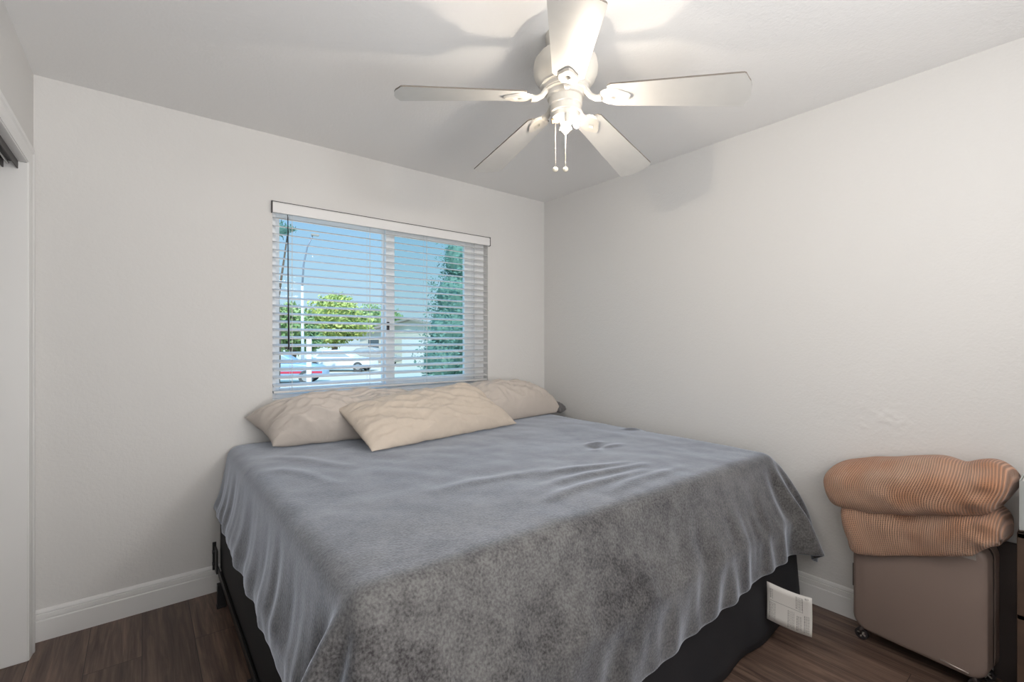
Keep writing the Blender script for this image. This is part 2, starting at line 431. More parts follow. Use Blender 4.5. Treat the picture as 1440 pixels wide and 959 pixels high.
# sliding closet door hanging deep in the track, far side
cd = tag(empty('closet_door_track', (XL - 0.05, 1.7, CZ), 'dark metal sliding door track under the closet header', 'track'))
MB().prism([(XL - 0.105, CZ - 0.001), (XL - 0.022, CZ - 0.001), (XL - 0.022, CZ - 0.030), (XL - 0.026, CZ - 0.030), (XL - 0.026, CZ - 0.005),
            (XL - 0.062, CZ - 0.005), (XL - 0.062, CZ - 0.034), (XL - 0.066, CZ - 0.034), (XL - 0.066, CZ - 0.005), (XL - 0.101, CZ - 0.005),
            (XL - 0.101, CZ - 0.030), (XL - 0.105, CZ - 0.030)], 'y', CY0 + 0.01, CY1 - 0.005).build('rail', M['dark'], cd)
MB().tube([(XL - 0.044, CY0 + 0.02, CZ - 0.026), (XL - 0.044, CY1 - 0.05, CZ - 0.026)], 0.004).build('roller_guide', simple('pale_steel', (0.5, 0.5, 0.5), 0.3, 0.8), cd, smooth=True)

# baseboards: profile (projection, height)
BP = [(0, 0), (0.017, 0), (0.017, 0.086), (0.015, 0.089), (0.0115, 0.0895), (0.0115, 0.094), (0.0145, 0.0955), (0.0135, 0.112), (0.0085, 0.1135), (0.0085, 0.118), (0.0115, 0.120), (0.0085, 0.129), (0.004, 0.133), (0.0, 0.133)]
struct('baseboard_back', MB().prism([(YB - p, z) for p, z in BP], 'x', XL + 0.0, XR), M['trim'])
struct('baseboard_right', MB().prism([(XR - p, z) for p, z in BP], 'y', YF, YB), M['trim'])

# ------------------------------------------------------------------ window (vinyl slider set in the opening)
GY = YB + 0.085
wnd = empty('window_1', (WX0, YB + 0.1, WZ0)); wnd['kind'] = 'structure'
def frame_rect(x0, x1, z0, z1, wl, wr, wb_, wt, y0, y1):
    q = MB()
    q.box(x0, x0 + wl, y0, y1, z0, z1); q.box(x1 - wr, x1, y0, y1, z0, z1)
    q.box(x0 + wl, x1 - wr, y0, y1, z0, z0 + wb_); q.box(x0 + wl, x1 - wr, y0, y1, z1 - wt, z1)
    return q
frame_rect(WX0, WX1, WZ0, WZ1, 0.028, 0.085, 0.03, 0.03, YB + 0.055, YB + T).build('window_frame', M['vinyl'], wnd, bevel=0.002)
XM = 1.275
frame_rect(WX0 + 0.026, XM + 0.02, WZ0 + 0.028, WZ1 - 0.028, 0.030, 0.05, 0.03, 0.03, YB + 0.098, YB + 0.125).build('fixed_sash', M['vinyl'], wnd, bevel=0.003)
frame_rect(XM - 0.02, WX1 - 0.083, WZ0 + 0.028, WZ1 - 0.028, 0.062, 0.082, 0.04, 0.04, YB + 0.066, YB + 0.094).build('sliding_sash', M['vinyl'], wnd, bevel=0.003)
MB().box(WX0 + 0.05, XM - 0.02, YB + 0.110, YB + 0.114, WZ0 + 0.05, WZ1 - 0.05).build('pane', M['glass'], wnd)
MB().box(XM + 0.036, WX1 - 0.16, YB + 0.078, YB + 0.082, WZ0 + 0.06, WZ1 - 0.06).build('pane', M['glass_screen'], wnd)
MB().box(XM - 0.015, XM + 0.0, YB + 0.052, YB + 0.066, 1.36, 1.42).build('latch', M['dark'], wnd, bevel=0.002)
MB().box(WX0, WX1, YB, YB + 0.055, WZ0, WZ0 + 0.006).build('sill', M['trim'], wnd, bevel=0.001)

# ------------------------------------------------------------------ horizontal blind
bl = empty('window_blind', ((WX0 + WX1) / 2, YB, WZ1), 'white horizontal slat blind with open slats covering the window', 'blind')
BX0, BX1 = WX0 + 0.006, WX1 - 0.008
MB().box(BX0, BX1, YB + 0.002, YB + 0.045, 2.018, 2.058).build('headrail', M['blind'], bl, bevel=0.002)
q = MB(); q.prism([(YB - 0.018, 2.006), (YB - 0.006, 2.006), (YB - 0.006, 2.066), (YB - 0.014, 2.066), (YB - 0.020, 2.058), (YB - 0.020, 2.014)], 'x', WX0 - 0.004, WX1 + 0.006)
q.build('valance', M['valance'], bl, bevel=0.0015)
MB().box(WX0 - 0.007, WX0 - 0.003, YB - 0.022, YB + 0.0, 2.004, 2.069).box(WX0 - 0.007, WX1 + 0.009, YB - 0.008, YB - 0.001, 2.0665, 2.0715).box(WX1 + 0.006, WX1 + 0.010, YB - 0.022, YB + 0.0, 2.004, 2.069).build('valance_gap_shadow', M['dark'], bl)  # dark strips drawn in place of the shadow gap between valance and wall
PITCH = 0.0447; TILT = math.radians(17); SW = 0.049; YS = YB + 0.020
z = 1.985; k = 0
slat_z = []
while z > 1.035:
    slat_z.append(z); z -= PITCH
for z in slat_z:
    q = MB(); pts = []
    for i in range(7):
        t_ = i / 6 - 0.5
        c_ = 0.0022 * (1 - (2 * t_) ** 2)
        pts.append((YS + t_ * SW * math.cos(TILT) - c_ * math.sin(TILT), z + t_ * SW * math.sin(TILT) + c_ * math.cos(TILT)))
    pts2 = [(a, b - 0.0026) for a, b in pts[::-1]]
    q.prism(pts + pts2, 'x', BX0, BX1)
    q.build('slat', M['blind'], bl)
MB().box(BX0, BX1, YS - 0.022, YS + 0.022, 1.000, 1.014).build('bottom_rail', M['blind'], bl, bevel=0.003)
for xc in (0.665, 1.12, 1.52, 1.92):
    q = MB()
    q.tube([(xc, YS - 0.025, 2.02), (xc, YS - 0.025, 1.01)], 0.0009, 5); q.tube([(xc, YS + 0.025, 2.02), (xc, YS + 0.025, 1.01)], 0.0009, 5)
    q.tube([(xc + 0.008, YS, 2.02), (xc + 0.008, YS, 1.01)], 0.0009, 5)
    q.build('ladder_cord', M['cord'], bl)
q = MB(); wx = 0.640
q.tube([(wx, YB - 0.014, 2.002), (wx, YB - 0.022, 1.985), (wx + 0.001, YB - 0.024, 1.6), (wx + 0.004, YB - 0.026, 1.245)], [0.002, 0.0028, 0.0036, 0.005], 6)
q.build('tilt_wand', M['wand'], bl, smooth=True)

# ------------------------------------------------------------------ ceiling fan
FX, FY = 1.2462, 1.2450
fan = empty('ceiling_fan', (FX, FY, ZC), 'white five blade ceiling fan with bare lit bulbs and two pull chains', 'ceiling fan')
fc = (FX, FY)
MB().lathe([(0.076, ZC), (0.076, ZC - 0.018), (0.066, ZC - 0.034), (0.060, ZC - 0.060), (0.066, ZC - 0.072)], fc, 40).build('canopy', M['fan_white'], fan, smooth=True, autosmooth=40)
MB().lathe([(0.066, 2.372), (0.100, 2.362), (0.117, 2.340), (0.121, 2.318), (0.120, 2.296), (0.110, 2.272), (0.096, 2.256), (0.094, 2.252), (0.094, 2.248), (0.086, 2.244), (0.083, 2.232), (0.080, 2.230), (0.080, 2.226), (0.073, 2.222), (0.070, 2.206), (0.058, 2.202)], fc, 48).build('motor_housing', M['fan_white'], fan, smooth=True, autosmooth=35)
MB().lathe([(0.062, 2.204), (0.062, 2.176), (0.057, 2.172), (0.057, 2.150), (0.054, 2.146)], fc, 40).build('switch_housing', M['fan_white'], fan, smooth=True, autosmooth=35)
fit = MB().lathe([(0.052, 2.147), (0.050, 2.130), (0.040, 2.122), (0.024, 2.118), (0.020, 2.108), (0.019, 2.098), (0.024, 2.092), (0.024, 2.086), (0.016, 2.082)], fc, 32).build('light_fitter', M['fan_white'], fan, smooth=True, autosmooth=35)
rv = Vector((math.cos(YAW), -math.sin(YAW), 0))      # to the right of the photograph
# sockets on the fitter
for kx, ang in enumerate((-38, 231, 52, 142)):
    a = math.radians(ang); d = Vector((math.cos(a), math.sin(a), 0))
    p0 = Vector((FX, FY, 2.126)) + d * 0.040; p1 = Vector((FX, FY, 2.134)) + d * 0.052
    if kx in (0, 1):
        # lit sockets: arm comes off, socket cup points down and out
        MB().tube([p0 - d * 0.01, p1] if kx == 0 else [p0 - d * 0.012, p0 + d * 0.010 + Vector((0, 0, -0.004)), p0 + d * 0.016 + Vector((0, 0, -0.040))], 0.010, 14).build('socket', M['fan_white'], fit, smooth=True, autosmooth=40)
    else:
        MB().tube([p0 - d * 0.01, p0 + d * 0.012 + Vector((0, 0, -0.006))], 0.009, 14).build('socket', M['brass'], fit, smooth=True, autosmooth=40)
def bulb(c, r_, mat):
    MB().lathe([(r_ * 0.05, c[2] - r_ * 1.15), (r_ * 0.5, c[2] - r_ * 1.0), (r_ * 0.86, c[2] - r_ * 0.6), (r_, c[2]), (r_ * 0.86, c[2] + r_ * 0.6), (r_ * 0.55, c[2] + r_ * 1.1), (r_ * 0.5, c[2] + r_ * 1.3)], (c[0], c[1]), 16).build('bulb', mat, fan, smooth=True)
bulb((FX - 0.036, FY - 0.044, 2.074), 0.0098, M['bulb_a'])
bulb((FX + rv.x * 0.041, FY + rv.y * 0.041, 2.108), 0.0115, M['bulb_b'])
MB().lathe([(0.020, 2.090), (0.020, 2.084), (0.013, 2.076), (0.006, 2.071), (0.003, 2.066)], fc, 24).build('finial', simple('dull_nickel', (0.35, 0.34, 0.33), 0.4, 0.6), fan, smooth=True)
def chain(x, y, z0, z1, nm):
    q = MB(); n = int((z0 - z1) / 0.006)
    for i in range(n): bmesh.ops.create_icosphere(q.bm, subdivisions=1, radius=0.0016, matrix=Matrix.Translation((x, y, z0 - i * 0.006)))
    q.tube([(x, y, z0), (x, y, z1)], 0.0007, 4)
    ch = q.build('pull_chain', simple('steel_bead_chain', (0.45, 0.42, 0.38), 0.4, 0.6), fan)
    MB().ball((x, y, z1 - 0.008), 0.0105, 16, 0.9).build('pull_knob', simple(nm, (0.75, 0.70, 0.58), 0.35), ch, smooth=True)
chain(FX - rv.x * 0.038, FY - rv.y * 0.038, 2.12, 1.947, 'cream_knob_plastic')
chain(FX - rv.x * 0.000, FY - rv.y * 0.000, 2.07, 1.947, 'ivory_knob_plastic')

TH0 = 2.71637; DROOP = 0.0641; R_TIP = 0.6212; R_RT = 0.174; ZB = 2.1866; PBL = math.radians(11.5)
def blade_frame(k):
    a = TH0 - k * 2 * PI / 5
    er = Vector((math.cos(a), math.sin(a), 0)); et = Vector((-math.sin(a), math.cos(a), 0))
    def P(r_, s_, up=0.0):
        # r_ along the blade, s_ across it, up normal
        zc = ZB - DROOP * (r_ - R_RT) / (R_TIP - R_RT)
        cc = et * (s_ * math.cos(PBL)) + Vector((0, 0, -s_ * math.sin(PBL)))
        base = Vector((FX, FY, zc)) + er * r_
        p = base + cc + Vector((0, 0, up))
        p.z += -0.0345 * (p.x - FX)
        return p
    return P
half = [(0.160, 0.030), (0.164, 0.046), (0.176, 0.054), (0.30, 0.0605), (0.45, 0.069), (0.585, 0.0765), (0.598, 0.077), (0.604, 0.074), (0.611, 0.058), (0.620, 0.040), (0.624, 0.018)]
for k in range(5):
    P = blade_frame(k)
    q = MB(); bm = q.bm
    out = [(r_, h) for r_, h in half] + [(r_, -h) for r_, h in half[::-1]]
    top = [bm.verts.new(P(r_, h, 0.0055)) for r_, h in out]; bot = [bm.verts.new(P(r_, h, 0.0)) for r_, h in out]
    n = len(out)
    # triangulated strips between the two sides
    m_ = len(half)
    for L_, side in ((top, 1), (bot, -1)):
        for i in range(m_ - 1):
            f = bm.faces.new((L_[i], L_[i + 1], L_[n - 2 - i], L_[n - 1 - i]))
    for i in range(n):
        f = bm.faces.new((top[i], top[(i + 1) % n], bot[(i + 1) % n], bot[i])); f.material_index = 1
    b = q.build('blade', [M['blade'], M['blade_edge']], fan)
    # blade iron: arm and pierced plate under the blade root
    q = MB(); bm = q.bm
    outer = [(0.128, 0.0), (0.136, 0.022), (0.150, 0.032), (0.172, 0.037), (0.196, 0.034), (0.214, 0.022), (0.232, 0.012), (0.240, 0.0)]
    outer = outer + [(r_, -h) for r_, h in outer[-2:0:-1]]
    cx_ = 0.186
    inner = []
    for r_, h in outer:
        a_ = math.atan2(h, r_ - cx_); rad = 0.017 / (abs(math.cos(a_)) + abs(math.sin(a_)) * 1.5)
        inner.append((cx_ + rad * math.cos(a_), rad * math.sin(a_)))
    def lay(pts, up): return [bm.verts.new(P(r_, h, up)) for r_, h in pts]
    ot, ob_, it, ib = lay(outer, -0.001), lay([(cx_ + (r_ - cx_) * 0.93, h * 0.93) for r_, h in outer], -0.010), lay(inner, -0.001), lay([(cx_ + (r_ - cx_) * 1.15, h * 1.15) for r_, h in inner], -0.010)
    n = len(outer)
    for i in range(n):
        j = (i + 1) % n
        bm.faces.new((ot[i], ot[j], it[j], it[i])); bm.faces.new((ob_[i], ib[i], ib[j], ob_[j]))
        bm.faces.new((ot[i], ob_[i], ob_[j], ot[j])); bm.faces.new((it[i], it[j], ib[j], ib[i]))
    # arm curving up to the motor
    path = [P(0.135, 0, -0.006), P(0.115, 0, -0.008), P(0.095, 0, 0.002), P(0.078, 0, 0.022), P(0.066, 0, 0.034)]
    q.tube(path, [0.014, 0.011, 0.0105, 0.012, 0.014], 12)
    q.build('blade_iron', M['fan_white'], b, smooth=True, autosmooth=40)

# ------------------------------------------------------------------ bed
MX0, MX1, MY0, MY1, MZ0, MZ1 = 0.355, 2.440, 0.985, 2.800, 0.470, 0.735
bed = empty('metal_bedstead', (1.4, 1.9, 0), 'black steel bedstead on legs under the box spring', 'bed frame')
q = MB()
q.box(0.300, 0.335, 0.95, 2.785, 0.112, 0.118).box(0.300, 0.304, 0.95, 2.785, 0.112, 0.150)
q.build('side_rail', M['frame_metal'], bed)
q = MB(); q.box(2.465, 2.500, 0.95, 2.785, 0.112, 0.118).box(2.496, 2.500, 0.95, 2.785, 0.112, 0.150); q.build('side_rail', M['frame_metal'], bed)
for yy in (1.0, 1.83, 2.66):
    MB().box(0.335, 2.465, yy - 0.015, yy + 0.015, 0.112, 0.118).build('cross_rail', M['frame_metal'], bed)
for xx in (0.302, 1.4, 2.478):
    for yy in (1.0, 1.83, 2.66):
        q = MB(); q.box(xx - 0.017, xx + 0.017, yy - 0.017, yy + 0.017, 0.004, 0.112).box(xx - 0.020, xx + 0.020, yy - 0.020, yy + 0.020, 0.0, 0.008)
        q.build('leg', M['frame_metal'], bed, bevel=0.002)
for xx in (0.292, 2.503):
    q = MB(); q.box(xx - 0.004, xx + 0.004, 2.72, 2.805, 0.135, 0.250); q.box(xx - 0.012, xx + 0.004, 2.795, 2.802, 0.130, 0.270)
    q.tube([(xx - 0.014, 2.79, 0.165), (xx + 0.006, 2.79, 0.165)], 0.009, 8); q.tube([(xx - 0.014, 2.79, 0.225), (xx + 0.006, 2.79, 0.225)], 0.009, 8)
    q.build('headboard_bracket', M['frame_metal'], bed)
bs = empty('box_spring', (1.4, 1.9, 0.12), 'black fabric box spring foundation under the mattress', 'box spring')
MB().box(0.312, 2.490, 0.955, 2.800, 0.119, 0.472).build('foundation', M['black_fabric'], bs, bevel=0.022, seg=3, smooth=True, autosmooth=50)
# black cover cloth hanging to the floor at the foot
q = MB(); bm = q.bm
rows = []
for i in range(91):
    x_ = 0.60 + (2.522 - 0.60) * i / 90
    row = []
    for j in range(13):
        z_ = 0.012 + (0.458 - 0.012) * j / 12
        g = 1 - j / 12
        y_ = 0.936 - 0.016 - 0.032 * g + 0.007 * g * math.sin(x_ * 17 + 0.8) + 0.004 * noise.noise(Vector((x_ * 6, z_ * 4, 1))) * g
        if x_ > 2.44: y_ += (x_ - 2.44) ** 2 * 4
        row.append(bm.verts.new((x_, y_, z_)))
    rows.append(row)
for i in range(90):
    for j in range(12): bm.faces.new((rows[i][j], rows[i + 1][j], rows[i + 1][j + 1], rows[i][j + 1]))
q.build('dust_cover', M['black_skirt'], bs, smooth=True, solid=0.003)
mt = tag(MB().box(MX0, MX1, MY0, MY1, MZ0 + 0.004, MZ1).build('mattress', M['mattress'], None, bevel=0.07, seg=5, smooth=True), 'thick mattress under the grey fleece blanket, above the black box spring', 'mattress')

# ---- law tag
TA = Vector((2.090, 0.889, 0)); 
def tagpt(u, v_):
    # u along the sheet away from the bed, v_ downwards
    x_ = 2.090 + 0.048 * u; y_ = 0.880 - 0.155 * u
    ztop = 0.268 - 0.013 * u - 0.012 * math.sin(u * 2.2)
    return Vector((x_ + 0.004 * math.sin(v_ * 3), y_, ztop - 0.160 * v_))
lt = empty('mattress_label', (2.09, 0.88, 0.2), 'white printed paper law label sticking out from the foot of the bed', 'label')
q = MB(); bm = q.bm
g = [[bm.verts.new(tagpt(i / 10, j / 6)) for j in range(7)] for i in range(11)]
for i in range(10):
    for j in range(6): bm.faces.new((g[i][j], g[i + 1][j], g[i + 1][j + 1], g[i][j + 1]))
q.build('paper_sheet', M['label'], lt, smooth=True, solid=0.0006)
q = MB(); bm = q.bm
tn = Vector((-0.155, -0.048, 0)).normalized()      # face towards the camera
def ink(u0, u1, v0, v1):
    a = [tagpt(u, v_) + tn * 0.0009 for u, v_ in ((u0, v0), (u1, v0), (u1, v1), (u0, v1))]
    bm.faces.new([bm.verts.new(p) for p in a])
rnd = random.Random(4)
ink(0.06, 0.80, 0.455, 0.463); ink(0.79, 0.796, 0.10, 0.46)
for blk in ((0.64, 0.80, 0.08, 0.42, 6), (0.84, 0.93, 0.05, 0.11, 4), (0.46, 0.62, 0.52, 0.95, 5), (0.66, 0.78, 0.58, 0.95, 5), (0.82, 0.95, 0.52, 0.95, 5), (0.05, 0.20, 0.50, 0.92, 5), (0.06, 0.14, 0.14, 0.40, 3)):
    u0, u1, v0, v1, n = blk
    for i in range(n):
        u = u0 + (u1 - u0) * (i + 0.3) / n
        v_ = v0
        while v_ < v1 - 0.02:
            ln = rnd.uniform(0.02, 0.07); ink(u, u + 0.007 + (0.004 if i == 0 else 0), v_, min(v1, v_ + ln)); v_ += ln + 0.012
q.build('printed_text', M['ink'], lt)

# ---- blanket: a small cloth solver, laid over the mattress
def drape():
    h = 0.0245
    # cloth rectangle corners when laid flat: overhang left .39, right .40, head .0, foot from .42 (right) to .72 (left)
    nx, ny = 122, 104
    U = np.linspace(0, 1, nx)[:, None]; V = np.linspace(0, 1, ny)[None, :]
    # corner positions (flat): head-left, head-right, foot-left, foot-right
    HL = np.array([MX0 - 0.29, 2.825]); HR = np.array([MX1 + 0.27, 2.825]); FL = np.array([MX0 - 0.34, MY0 - 0.58]); FR = np.array([MX1 + 0.29, MY0 - 0.33])
    P2 = (HL * ((1 - U) * (1 - V))[..., None] + HR * (U * (1 - V))[..., None] + FL * ((1 - U) * V)[..., None] + FR * (U * V)[..., None])
    X = np.zeros((nx, ny, 3)); X[..., :2] = P2; X[..., 2] = MZ1 + 0.012
    rng = np.random.default_rng(3)
    nz_ = np.zeros((nx, ny))
    for kx, ky, am in ((3, 2, .5), (7, 5, .35), (13, 4, .3), (5, 13, .3), (17, 11, .2)):
        nz_ += am * np.sin(2 * PI * (kx * U + ky * V) + rng.uniform(0, 6)) 
    outside = (X[..., 0] < MX0 + .02) | (X[..., 0] > MX1 - .02) | (X[..., 1] < MY0 + .02)
    X[..., 2] += outside * 0.012 * nz_
    rest = X.copy(); rest[..., 2] = 0
    over = np.maximum(0, X[..., 0] - (MX1 + 0.015))
    X[..., 2] -= over; X[..., 0] -= over * 0.92
    prev = X.copy()
    R = 0.055; TH = 0.008
    lo = np.array([MX0, MY0, 0.46]) + R - TH; hi = np.array([MX1, MY1 + 0.4, MZ1]) - R + TH
    lo[2] = 0.0
    def collide(X, prev):
        q = np.clip(X, lo, hi); d = X - q; L = np.sqrt((d ** 2).sum(-1)) + 1e-9
        inside = (L < R)
        # fully inside core: push to nearest of top / sides
        core = L < 1e-6
        n = d / L[..., None]
        tgt = q + n * R
        if core.any():
            c = X[core]; dist = np.stack([c[:, 0] - (lo[0] - R), (hi[0] + R) - c[:, 0], c[:, 1] - (lo[1] - R), (hi[2] + R) - c[:, 2]], 1)
            a = dist.argmin(1); t = c.copy()
            t[a == 0, 0] = lo[0] - R; t[a == 1, 0] = hi[0] + R; t[a == 2, 1] = lo[1] - R; t[a == 3, 2] = hi[2] + R
            tgt[core] = t
        Xn = np.where(inside[..., None], tgt, X)
        # friction
        mv = Xn - prev
        Xn = np.where(inside[..., None], prev + mv * 0.25 + (Xn - prev - mv) + (Xn - X) * 0.75, Xn)
        q = np.clip(Xn, lo, hi); d = Xn - q; L = np.sqrt((d ** 2).sum(-1)) + 1e-9
        Xn = np.where(((L < R) & (L > 1e-6))[..., None], q + d / L[..., None] * R, Xn)
        # box spring below and dust cover
        low = Xn[..., 2] < 0.47
        ins = low & (Xn[..., 0] > 0.298) & (Xn[..., 1] > 0.885) & (Xn[..., 0] < 2.50)
        dl = Xn[..., 0] - 0.298; df = Xn[..., 1] - 0.885
        a = ins & (dl < df); b_ = ins & ~(dl < df)
        Xn[..., 0] = np.where(a, 0.298, Xn[..., 0]); Xn[..., 1] = np.where(b_, 0.885, Xn[..., 1])
        Xn[..., 0] = np.minimum(Xn[..., 0], XR - 0.022); Xn[..., 1] = np.minimum(Xn[..., 1], YB - 0.012)
        Xn[..., 2] = np.maximum(Xn[..., 2], 0.012)
        return Xn
    def proj_pair(X, A, B, L0, k):
        a = X[A]; b = X[B]; d = b - a; L = np.sqrt((d ** 2).sum(-1)) + 1e-9
        c = (d * ((L - L0) / L * 0.5 * k)[..., None])
        X[A] = a + c; X[B] = b - c
    S = slice
    pairs = []
    def add(ax, off, st, k, stretch_only=False):
        n = (nx, ny)[ax]
        A = [S(None), S(None)]; B = [S(None), S(None)]
        A[ax] = np.arange(st, n - off, 2 * off) if off == 1 else None
        return A, B
    def mk(di, dj, k):
        # all edges (i,j)-(i+di,j+dj) coloured so no vertex appears twice
        I, J = np.meshgrid(np.arange(nx), np.arange(ny), indexing='ij')
        I2 = I + di; J2 = J + dj
        ok = (I2 < nx) & (J2 < ny) & (J2 >= 0)
        I, J, I2, J2 = I[ok], J[ok], I2[ok], J2[ok]
        col = (I // di) % 2 if di else (J // dj) % 2
        for c in (0, 1):
            m = col == c
            A = (I[m], J[m]); B = (I2[m], J2[m])
            L0 = np.sqrt(((rest[A] - rest[B]) ** 2).sum(-1))
            pairs.append((A, B, L0, k))
    mk(1, 0, 1.0); mk(0, 1, 1.0); mk(1, 1, 0.35); mk(1, -1, 0.35); mk(2, 0, 0.22); mk(0, 2, 0.22)
    g = np.array([0, 0, -9.8]); dt = 1 / 60.
    for it in range(330):
        vel = (X - prev) * 0.965
        vmax = 0.03; s_ = np.sqrt((vel ** 2).sum(-1, keepdims=True)) + 1e-9; vel = vel * np.minimum(1, vmax / s_)
        prev = X.copy()
        X = X + vel + g * dt * dt * 0.12
        for _ in range(7):
            for A, B, L0, k in pairs: proj_pair(X, A, B, L0, k)
            X = collide(X, prev)
    return X
X = drape()
# surface rumples on the top of the bed: a dimple, ridges, gentle waves
def rumple(x_, y_):
    d = 0.004 * noise.noise(Vector((x_ * 4, y_ * 4, 0.3))) + 0.0025 * noise.noise(Vector((x_ * 11, y_ * 9, 3.3)))
    def ridge(x0, y0, x1, y1, w_, h_):
        ax, ay = x1 - x0, y1 - y0; L2 = ax * ax + ay * ay
        t_ = ((x_ - x0) * ax + (y_ - y0) * ay) / L2
        if t_ < -0.2 or t_ > 1.2: return 0
        e_ = max(0, 1 - (2 * abs(t_ - 0.5)) ** 3)
        off = 0.02 * math.sin(t_ * 5)
        dd = ((x_ - x0) * -ay + (y_ - y0) * ax) / math.sqrt(L2) - off
        return h_ * e_ * math.exp(-(dd / w_) ** 2)
    d += ridge(1.05, 1.17, 1.70, 1.22, 0.020, 0.013) + ridge(1.15, 1.30, 1.80, 1.27, 0.020, 0.012) + ridge(1.25, 1.42, 1.75, 1.33, 0.022, 0.010)
    d += ridge(1.30, 1.08, 1.85, 1.16, 0.018, 0.010) + ridge(0.8, 1.5, 1.4, 1.48, 0.03, 0.007) + ridge(1.75, 1.55, 2.0, 1.60, 0.018, 0.012)
    d += ridge(1.83, 1.64, 1.95, 1.70, 0.015, 0.014) - 0.018 * math.exp(-(((x_ - 1.84) / 0.045) ** 2 + ((y_ - 1.60) / 0.030) ** 2))
    d += ridge(0.45, 2.45, 0.75, 2.0, 0.03, 0.006) + ridge(0.42, 2.2, 0.62, 1.8, 0.025, 0.006)
    return d
bm = bmesh.new(); nx, ny = X.shape[:2]
vs = [[None] * ny for _ in range(nx)]
for i in range(nx):
    for j in range(ny):
        p = X[i, j]; z_ = float(p[2])
        if z_ > MZ1 - 0.03: z_ += rumple(float(p[0]), float(p[1])) * min(1, (z_ - (MZ1 - 0.03)) / 0.03)
        px_, py_ = float(p[0]), float(p[1])
        dep = max(0.0, MZ1 - 0.04 - z_)
        if dep > 0:
            gq = min(1.0, dep / 0.22)
            if px_ < MX0 + 0.02 and py_ > MY0 - 0.02:
                px_ -= gq * (0.008 + 0.004 * math.sin(py_ * 27 + 3 * noise.noise(Vector((py_ * 3, dep * 2, 0)))) + 0.012 * noise.noise(Vector((py_ * 17 + dep * 6, dep * 2, 2))))
                z_ += gq * 0.016 * noise.noise(Vector((py_ * 7, 1, 1)))
            elif py_ < MY0 + 0.02:
                py_ -= gq * (0.006 + 0.003 * math.sin(px_ * 15 + dep * 3 + 4 * noise.noise(Vector((px_ * 2, dep * 2, 0)))) + 0.010 * noise.noise(Vector((px_ * 9 + dep * 5, dep * 3, 5))))
        vs[i][j] = bm.verts.new((px_, py_, z_))
for i in range(nx - 1):
    for j in range(ny - 1): bm.faces.new((vs[i][j], vs[i + 1][j], vs[i + 1][j + 1], vs[i][j + 1]))
q = MB(); q.bm.free(); q.bm = bm
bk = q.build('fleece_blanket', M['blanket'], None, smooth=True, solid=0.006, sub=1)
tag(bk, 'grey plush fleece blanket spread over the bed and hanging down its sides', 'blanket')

# ------------------------------------------------------------------ pillows
def pillow_mesh(c00, c10, c11, c01, thick, seed, nu=64, nv=44, pinch=0.35, floor_z=None, wr=0.010, arch=0.0, bow=0.04, bias=0.75, dirn=None, tips=0.06):
    # c00 front-left, c10 front-right, c11 back-right, c01 back-left
    c00, c10, c11, c01 = map(Vector, (c00, c10, c11, c01))
    nrm = (c10 - c00).cross(c01 - c00).normalized()
    if nrm.z < 0: nrm = -nrm
    bm = bmesh.new(); uvl = bm.loops.layers.uv.new('UVMap')
    def pt(u, v_, side):
        a, b = 2 * u - 1, 2 * v_ - 1
        # outline bows inward along the edges, corners stay out
        uu = 0.5 + 0.5 * a * (1 - bow * (1 - b * b)); vv = 0.5 + 0.5 * b * (1 - bow * 1.4 * (1 - a * a))
        p = (c00 * (1 - uu) * (1 - vv) + c10 * uu * (1 - vv) + c11 * uu * vv + c01 * (1 - uu) * vv)
        prof = (max(0, 1 - abs(a) ** 3.2) ** 0.62) * (max(0, 1 - abs(b) ** 2.6) ** 0.62)
        t_ = thick * prof * (bias if side > 0 else (1 - bias))
        n_ = noise.noise(Vector((u * 5 + seed, v_ * 3.5, side * 3))) * wr * 1.6
        # radiating puckers near the ends and edges
        n_ += wr * 0.9 * noise.noise(Vector((b * 9 + seed, a * 1.5, side))) * abs(a) ** 2
        n_ += wr * 0.7 * noise.noise(Vector((a * 14 + seed * 2, b * 1.5, side * 2))) * abs(b) ** 2
        cr = noise.noise(Vector((u * 6 + v_ * 5 + seed, v_ * 3 - u * 2, 5 + side)))
        cr2 = noise.noise(Vector((u * 11 - v_ * 7 + seed, v_ * 5 + u * 3, 8 + side)))
        n_ += wr * 0.7 * (1 - abs(cr2) * 4 if abs(cr2) < 0.25 else 0) 
        n_ += wr * 1.1 * (1 - abs(cr) * 3 if abs(cr) < 0.33 else 0)
        p = p + nrm * (side * t_ + n_ * side * min(1, prof * 2.5)) + Vector((0, 0, arch * (1 - a * a)))
        if floor_z is not None: 
            f = floor_z + (0.0 if side < 0 else 0.004)
            if p.z < f: p.z = f
        return p
    for side in (1, -1):
        g = [[bm.verts.new(pt(i / nu, j / nv, side)) for j in range(nv + 1)] for i in range(nu + 1)]
        for i in range(nu):
            for j in range(nv):
                f = bm.faces.new((g[i][j], g[i + 1][j], g[i + 1][j + 1], g[i][j + 1]))
    bmesh.ops.remove_doubles(bm, verts=bm.verts[:], dist=0.0012)
    q = MB(); q.bm.free(); q.bm = bm
    return q
PZ = MZ1 + 0.020
pl = pillow_mesh((0.505, 2.560, PZ + 0.012), (1.42, 2.40, PZ + 0.02), (1.45, 2.815, PZ + 0.12), (0.415, 2.795, PZ + 0.135), 0.262, 1.3, floor_z=PZ, wr=0.015, bow=0.05)
tag(pl.build('bed_pillow', M['pillow_a'], None, smooth=True, sub=1), 'plump cream pillow at the left end of the bed head', 'pillow')
rp = empty('bed_pillow', (2.0, 2.6, PZ), 'plump pale beige pillow with dark grey hem at the right end of the bed head', 'pillow')
